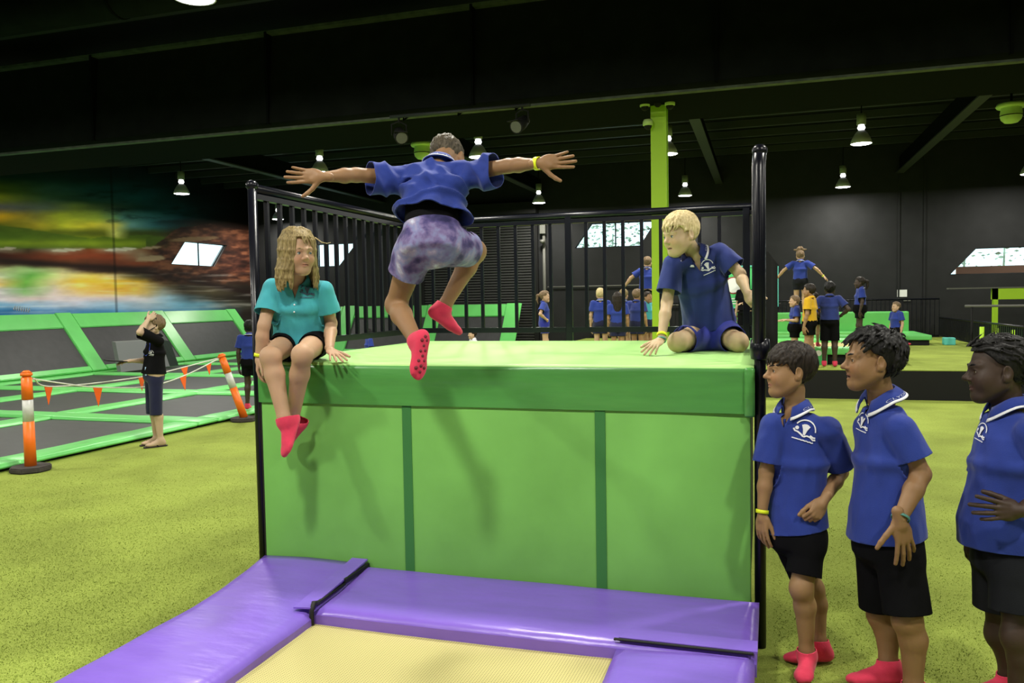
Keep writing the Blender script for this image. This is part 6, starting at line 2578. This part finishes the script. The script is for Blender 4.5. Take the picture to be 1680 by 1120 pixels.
# ------------------------------------------------------------------ people farther off
def far_person(label, base, H, face, skin, shirt, legs, hair, arms=('down', 'down'), look=None, hair_kw=None, legcover=.55, feet=M_SOCK, band=False, trim=True, lift=None,
               legpose=None, pony=False, lean=0.0, group=None, legr=(.082, .086), long_hair=False, sleeve=.68, girth=1.0, fluff=0.0):
    """whole figure in its own frame: face = horizontal facing direction, H = stature"""
    s = Person(label, tuple(base), hero=False, group=group)
    s.skin = skin
    k = H / 1.46
    f = hz(face)
    l = np.cross(ZUP, f)
    b = np.asarray(base, float)
    Q = lambda x, y, z: b + (l * x + f * y + ZUP * z) * k          # x to the person's left
    lf = lambda z: lean * max(0, z - .78)
    pel, ch, nk = Q(0, lf(.80), .80), Q(0, lf(1.04) - .005, 1.04), Q(0, lf(1.2) - .015, 1.205)
    shp, elp, wrp, hd = {}, {}, {}, {}
    for sd, nm, pose in ((1, 'L', arms[0]), (-1, 'R', arms[1])):
        sh = Q(.145 * sd, lf(1.17) - .01, 1.165)
        if pose == 'down':
            e, w, hdir, bk = Q(.185 * sd, lf(.95) - .02, .935), Q(.195 * sd, .03 + lf(.7), .72), -ZUP, l * sd
        elif pose == 'hip':
            e, w, hdir, bk = Q(.30 * sd, -.06, .98), Q(.16 * sd, .06, .86), nrm(-l * sd + f * .3 - ZUP * .2), f
        elif pose == 'out':
            e, w, hdir, bk = Q(.33 * sd, -.04, 1.03), Q(.46 * sd, .02, .88), nrm(l * sd * .7 - ZUP * .6), l * sd
        elif pose == 'front':
            e, w, hdir, bk = Q(.19 * sd, .0, .94), Q(.12 * sd, .20, .95), nrm(f - l * sd * .2), ZUP
        elif pose == 'head':
            e, w, hdir, bk = Q(.22 * sd, .18, 1.27), Q(.10 * sd, .06, 1.40), nrm(ZUP * .5 - f * .7 - l * sd * .3), nrm(l * sd + ZUP * .3)
        elif pose == 'wave':
            e, w, hdir, bk = Q(.34 * sd, .02, 1.10), Q(.50 * sd, .10, 1.02), nrm(l * sd), ZUP
        s.arm(sh, e, w, .95 * k * girth)
        s.hand(w, hdir, bk, 1 if sd > 0 else -1, .95 * k, curl=(.25, .3, .3, .35))
        shp[nm], elp[nm], wrp[nm] = sh, e, w
    for nm, sd in (('L', 1), ('R', -1)):
        hip = Q(.072 * sd, 0, .78)
        if legpose is None:
            kn, an, td = Q(.080 * sd, .01, .43), Q(.085 * sd, -.02, .075), f
        else:
            kn, an, td = [Q(*q) if i < 2 else nrm(l * q[0] + f * q[1] + ZUP * q[2]) for i, q in enumerate(legpose[nm])]
        s.leg(hip, kn, an, .95 * k * girth, f)
        s.foot(an, td, kn - an, .205 * k, feet)
        shp['h' + nm], shp['k' + nm] = hip, kn
    s.torso(pel, ch, nk, l, l, .92 * k * girth)
    look = f if look is None else nrm(look)
    hc = Q(0, lf(1.335) + .012, 1.325)
    s.head(hc, look, ZUP, 1.0 * k)
    s.neckcap(Q(0, lf(1.27), 1.27), .042 * k)
    s.finish(skin_mat('far skin', None))
    s.eyes()
    ax = nrm(ch - pel)
    o = s.shirt([(shp['L'], elp['L']), (shp['R'], elp['R'])], pel + ax * .005, l, l, shirt, g=.95 * k * girth, sl_len=sleeve, folds=.005, vneck=False, seed=int(abs(b[0]) * 100) % 97)
    s.collar(f, shirt, M_WHITECLOTH if trim else None, r=.050 * k)
    s.legwear([shp['hL'], shp['hR']], [lerp(shp['hL'], shp['kL'], legcover), lerp(shp['hR'], shp['kR'], legcover)], pel, l, legs, r0=legr[0] * k, r1=legr[1] * k, waist_up=.06, ax=ax, g=.93)
    ex = []
    P = s.P
    if pony:
        ex += [cap(P(0, -.10, .05), P(0, -.15, .03), .022, .028, .01), cap(P(0, -.15, .03), P(0, -.16, -.06), .028, .022, .01), cap(P(0, -.16, -.06), P(0, -.14, -.14), .022, .008, .01)]
    if long_hair:
        for i in range(26):
            a = math.pi + (i / 25 - .5) * 3.6
            sx, cy2 = math.sin(a), math.cos(a)
            ex += [cap(P(sx * .085, cy2 * .10 - .014, .04), P(sx * .088, cy2 * .10 - .014, -.06), .016, .016, .01), cap(P(sx * .088, cy2 * .10 - .014, -.06), P(sx * .085, cy2 * .105 - .014, -.20 - .05 * (i % 3)), .016, .008, .01)]
    if fluff:
        for sx in (-1, 1):
            ex += [cap(P(0, -.05, .11), P(sx * .03, -.05, .15), .03, .035, .01), cap(P(sx * .04, -.04, .12), P(sx * .12, -.03, .13), .03, .014, .01), cap(P(0, -.04, .13), P(sx * .02, -.04, .185), .03, .018, .01)]
    kw = dict(thick=.012, locks=50, length=.05, lock_r=.009, seed=len(label))
    kw.update(hair_kw or {})
    s.hair(hair, extra=ex, **kw)
    if band:
        s.band(elp['R'], wrp['R'], .93, M_BAND, .025 * k)
    return s, Q


DARK = (0.055, 0.034, 0.023)
TAN = (0.33, 0.19, 0.10)
FAIR = (0.50, 0.33, 0.21)
away, towards = c_f, -c_f


def foot_on(px, py, z):
    return on_z(px, py, z)


# supervisor with headset at the edge of the court
wb = on_z(257, 731, 0.0)
wdir = hz(lv(255, -1, 0, .25))
ws, WQ = far_person('adult in black shirt and navy capri leggings with headset, one hand raised to the forehead', wb, 1.57, wdir, (0.50, 0.36, 0.24), M_BLACKCLOTH, M_NAVY, H_MID, arms=('head', 'front'),
                    legcover=1.22, feet=None, legr=(.080, .066), trim=False, hair_kw=dict(thick=.014, locks=90, lock_r=.011), sleeve=.95, lean=-.05)
wl = np.cross(ZUP, wdir)
for sd in (1, -1):
    a = WQ(.085 * sd, -.02, .012)
    bm = bmesh.new()
    loop = [Vector(a) + Vector(wdir) * y * 1.07 + Vector(wl) * x for x, y in ((.035, -.06), (.042, .06), (.035, .165), (0, .18), (-.035, .165), (-.042, .06), (-.035, -.06), (0, -.075))]
    add_prism(bm, [p - Vector((0, 0, .010)) for p in loop], (0, 0, .012))
    ff = bm_obj('flip_flop', bm, M_FLIP, ws.root)
    tube('strap', [Vector(a) + Vector(wdir) * .03 + Vector(wl) * .04, Vector(a) + Vector(wdir) * .11 + Vector((0, 0, .05)), Vector(a) + Vector(wdir) * .03 - Vector(wl) * .04], .005, M_BLACKCLOTH, ff, 6)
# blue inset at the chest, badge, headset, waist card
o = ws.shirt_obj
M_INSET = cloth_mat('royal blue inset', (.02, .05, .38))
bm = bmesh.new()
up = nrm(ws.neck - ws.chest)
vs = [bm.verts.new(p) for p in ws.on_cloth(o, [(-.10, .09), (.02, .12), (.06, .02), (.0, -.04), (-.08, -.02)], ws.chest, nrm(np.cross(up, nrm(wdir + wl * .6))), up, nrm(wdir + wl * .6))]
bm.faces.new(vs)
bm_obj('chest_panel', bm, M_INSET, o)
ws.emblem_at(o, 248, 579, .06, M_WHITECLOTH)
P = ws.P
hs_ = tube('headset_band', [P(.082, -.01, .0), P(.075, -.012, .09), P(0, -.012, .135), P(-.075, -.012, .09), P(-.082, -.01, .0)], .008, M_BLACK, ws.root, 8)
tube('microphone_boom', [P(-.082, -.01, .0), P(-.075, .06, -.04), P(-.05, .115, -.05)], .005, M_BLACK, hs_, 6)
bm = bmesh.new()
bmesh.ops.create_uvsphere(bm, u_segments=10, v_segments=6, radius=.014, matrix=Matrix.Translation(P(-.045, .12, -.05)))
bm_obj('microphone_foam', bm, M_BLACK, hs_, True)
q = D(242, 609, float((wb - c_o) @ c_f) - .17)
bm = bmesh.new()
add_prism(bm, [q + c_r * x + c_u * y for x, y in ((-.03, -.05), (.03, -.05), (.03, .05), (-.03, .05))], c_f * .004)
bm_obj('waist_card', bm, mat('pale blue card', (.35, .50, .75), .5), ws.root)
tb = WQ(-.10, .36, .955)
bm = bmesh.new()
add_prism(bm, [Vector(tb) + Vector(wdir) * x + Vector(wl) * y + Vector((0, 0, x * .12)) for x, y in ((-.11, -.09), (.11, -.09), (.11, .09), (-.11, .09))], (0, 0, .012))
tag(bm_obj('tablet', bm, M_BLACK), 'thin dark tablet held in the supervisor\'s hand', 'tablet')

# child walking on the court behind the leaning post
far_person('child in blue shirt walking away on the court behind the leaning post', foot_on(402, 677, .087) + np.array([-.05, .25, 0]), 1.36, hz(lv(400, .25, 0, -1)), DARK, M_BLUE, M_BLACKCLOTH, H_BLACK, ('down', 'down'), legcover=.62,
           legpose={'L': [(.08, .10, .45), (.09, .06, .085), (0, 1, 0)], 'R': [(-.08, .03, .44), (-.10, -.06, .085), (0, 1, 0)]})

# group behind the railing, on the raised platform
def plat(px, head_y, Y, H):
    """stand on the floor level that puts the head top at the seen height"""
    p = on_y(px, head_y, Y)
    return np.array([p[0], p[1], max(PZ, p[2] - H) if p[2] - H > .2 else PZ])


crowd = 'children queueing behind the railing'
far_person('child with blonde ponytail and a hand on the hip by the roller shutter', on_y(893, 480, 15.0) * [1, 1, 0] + [0, 0, PZ], 1.38, hz(lv(893, 1, 0, .1)), FAIR, M_BLUE, M_BLUESHORT, H_MID, ('hip', 'hip'), pony=True, trim=False, group=crowd)
far_person('fair-haired child in blue seen from behind at the left of the queue', on_y(985, 471, 14.6) * [1, 1, 0] + [0, 0, PZ], 1.40, hz(lv(985, .1, 0, -1)), FAIR, M_BLUE, M_NAVY, H_FAIR, ('down', 'down'), group=crowd)
far_person('child with long dark hair seen from behind in the queue', on_y(1013, 481, 14.2) * [1, 1, 0] + [0, 0, PZ], 1.32, hz(lv(1013, .0, 0, -1)), TAN, M_BLUE, M_NAVY, H_BROWN, ('down', 'down'), long_hair=True, trim=False, group=crowd)
far_person('sandy-haired child in blue turned away in the queue', on_y(1023, 478, 15.0) * [1, 1, 0] + [0, 0, PZ], 1.38, hz(lv(1023, .3, 0, -1)), FAIR, M_BLUE, M_NAVY, H_BLONDE, ('hip', 'down'), group=crowd)
far_person('brown-haired child in dark blue beside the lime column', on_y(1045, 479, 14.6) * [1, 1, 0] + [0, 0, PZ], 1.37, hz(lv(1045, .5, 0, -.8)), TAN, M_BLUE2, M_NAVY, H_MID, ('down', 'down'), trim=False, group=crowd)
far_person('small dark-haired child mostly hidden by the lime column', on_y(1062, 487, 15.6) * [1, 1, 0] + [0, 0, PZ], 1.33, hz(lv(1062, .6, 0, .4)), TAN, M_TEALSHIRT, M_NAVY, H_BROWN, ('hip', 'down'), trim=False, group=crowd)
# one stands higher, on a box
hb = on_y(1062, 420, 16.4)
hz0 = hb[2] - 1.46
far_person('stocky child in blue standing raised behind the queue with an arm out', np.array([hb[0], hb[1], hz0]), 1.46, hz(lv(1062, .2, 0, -1)), FAIR, M_BLUE, M_BLACKCLOTH, H_MID, ('out', 'down'), girth=1.15)
bx = empty('vault_box', (hb[0], hb[1], PZ), 'black padded vault box under the raised child', 'box')
box('box_body', (hb[0] - .45, hb[1] - .3, PZ), (hb[0] + .45, hb[1] + .3, hz0 - .05), M_BLACK, bx, .02)
box('box_top', (hb[0] - .47, hb[1] - .32, hz0 - .05), (hb[0] + .47, hb[1] + .32, hz0), M_BLACKWALL, bx, .015)
# staff member in black by the banner
far_person('staff member in black clothes standing in front of the green banner', on_y(1222, 450, 18.38) * [1, 1, 0] + [0, 0, PZ], 1.62, hz(lv(1222, -.5, 0, .7)), FAIR, M_BLACKCLOTH, M_BLACKCLOTH, H_BROWN, ('front', 'down'), trim=False, legcover=1.7)

# children on the raised platform
far_person('child with fuzzy topknot bouncing in mid air, arms held out, seen from behind', np.array(list(on_y(1313, 409, 17.0)[:2]) + [on_y(1313, 409, 17.0)[2] - 1.36]), 1.36, hz(lv(1313, .1, 0, -1)), (0.42, 0.27, 0.16), M_BLUE, M_CHARCOAL, H_MID,
           ('out', 'out'), fluff=1, band=True, legcover=.5)
far_person('child in gold yellow shirt standing on the raised platform edge', foot_on(1328, 603, PZ), 1.39, hz(lv(1322, -.9, 0, -.3)), TAN, M_YELLOW, M_BLACKCLOTH, H_BROWN, ('down', 'down'), trim=False, legcover=.60)
far_person('child half hidden behind the yellow shirted child, hair tied up', np.array(list(on_y(1337, 478, 15.1)[:2]) + [PZ + .295]), on_y(1337, 478, 15.1)[2] - PZ - .30, hz(lv(1334, .4, 0, -.9)), TAN, M_BLUE, M_BLACKCLOTH, H_BROWN, ('down', 'down'), pony=True, trim=False)
far_person('child in dark blue and long black shorts seen from behind on the platform', foot_on(1361, 601, PZ), 1.42, hz(lv(1357, .05, 0, -1)), DARK, M_BLUE2, M_BLACKCLOTH, H_BLACK, ('hip', 'hip'), trim=False, legcover=.95, hair_kw=dict(thick=.02, rough=.3), girth=1.05)
far_person('child with long dark ponytail in profile on the raised platform', np.array(list(on_y(1411, 453, 15.2)[:2]) + [PZ + .295]), on_y(1411, 453, 15.2)[2] - PZ - .30, hz(lv(1409, -1, 0, .15)), DARK, M_BLUE, M_BLACKCLOTH, H_BROWN, ('down', 'down'), pony=True)
far_person('child leaning half hidden behind the yellow shirted child holding hands forward', on_y(1304, 500, 14.5) * [1, 1, 0] + [0, 0, PZ], 1.20, hz(lv(1306, -.9, 0, .2)), FAIR, M_BLUE, M_BLACKCLOTH, H_MID, ('front', 'front'), trim=False)
# child kneeling beside the far trampoline: legs folded
kb = on_z(1470, 570, PZ)
kd = hz(lv(1466, -.75, 0, .65))
far_person('child with brown hair kneeling on the turf beside the far green trampoline', kb - ZUP * .33, 1.36, kd, FAIR, M_BLUE, M_BLACKCLOTH, H_MID, ('down', 'down'),
           legpose={'L': [(.10, .16, .42), (.10, -.18, .405), (0, -1, -.1)], 'R': [(-.10, .14, .42), (-.10, -.20, .405), (0, -1, -.1)]})
# two people sitting low on the court behind the block
for px, py, Y, sh, hm, skin, lab in ((775, 528, 17.6, M_WHITECLOTH, H_BROWN, FAIR, 'dark-haired child in a pale shirt kneeling behind the block rail'),
                                     (604, 528, 17.2, M_BLUE, H_BLACK, DARK, 'child in blue kneeling behind the leaping child\'s leg')):
    p = on_y(px, py, Y)
    far_person(lab, np.array([p[0], p[1], -.30 if px < 700 else -.345]), 1.36, hz(lv(px, -1, 0, .3)), skin, sh, M_NAVY, hm, ('down', 'down'), trim=False,
               legpose={'L': [(.10, .16, .44), (.10, -.18, .425), (0, -1, -.1)], 'R': [(-.10, .14, .44), (-.10, -.20, .425), (0, -1, -.1)]})
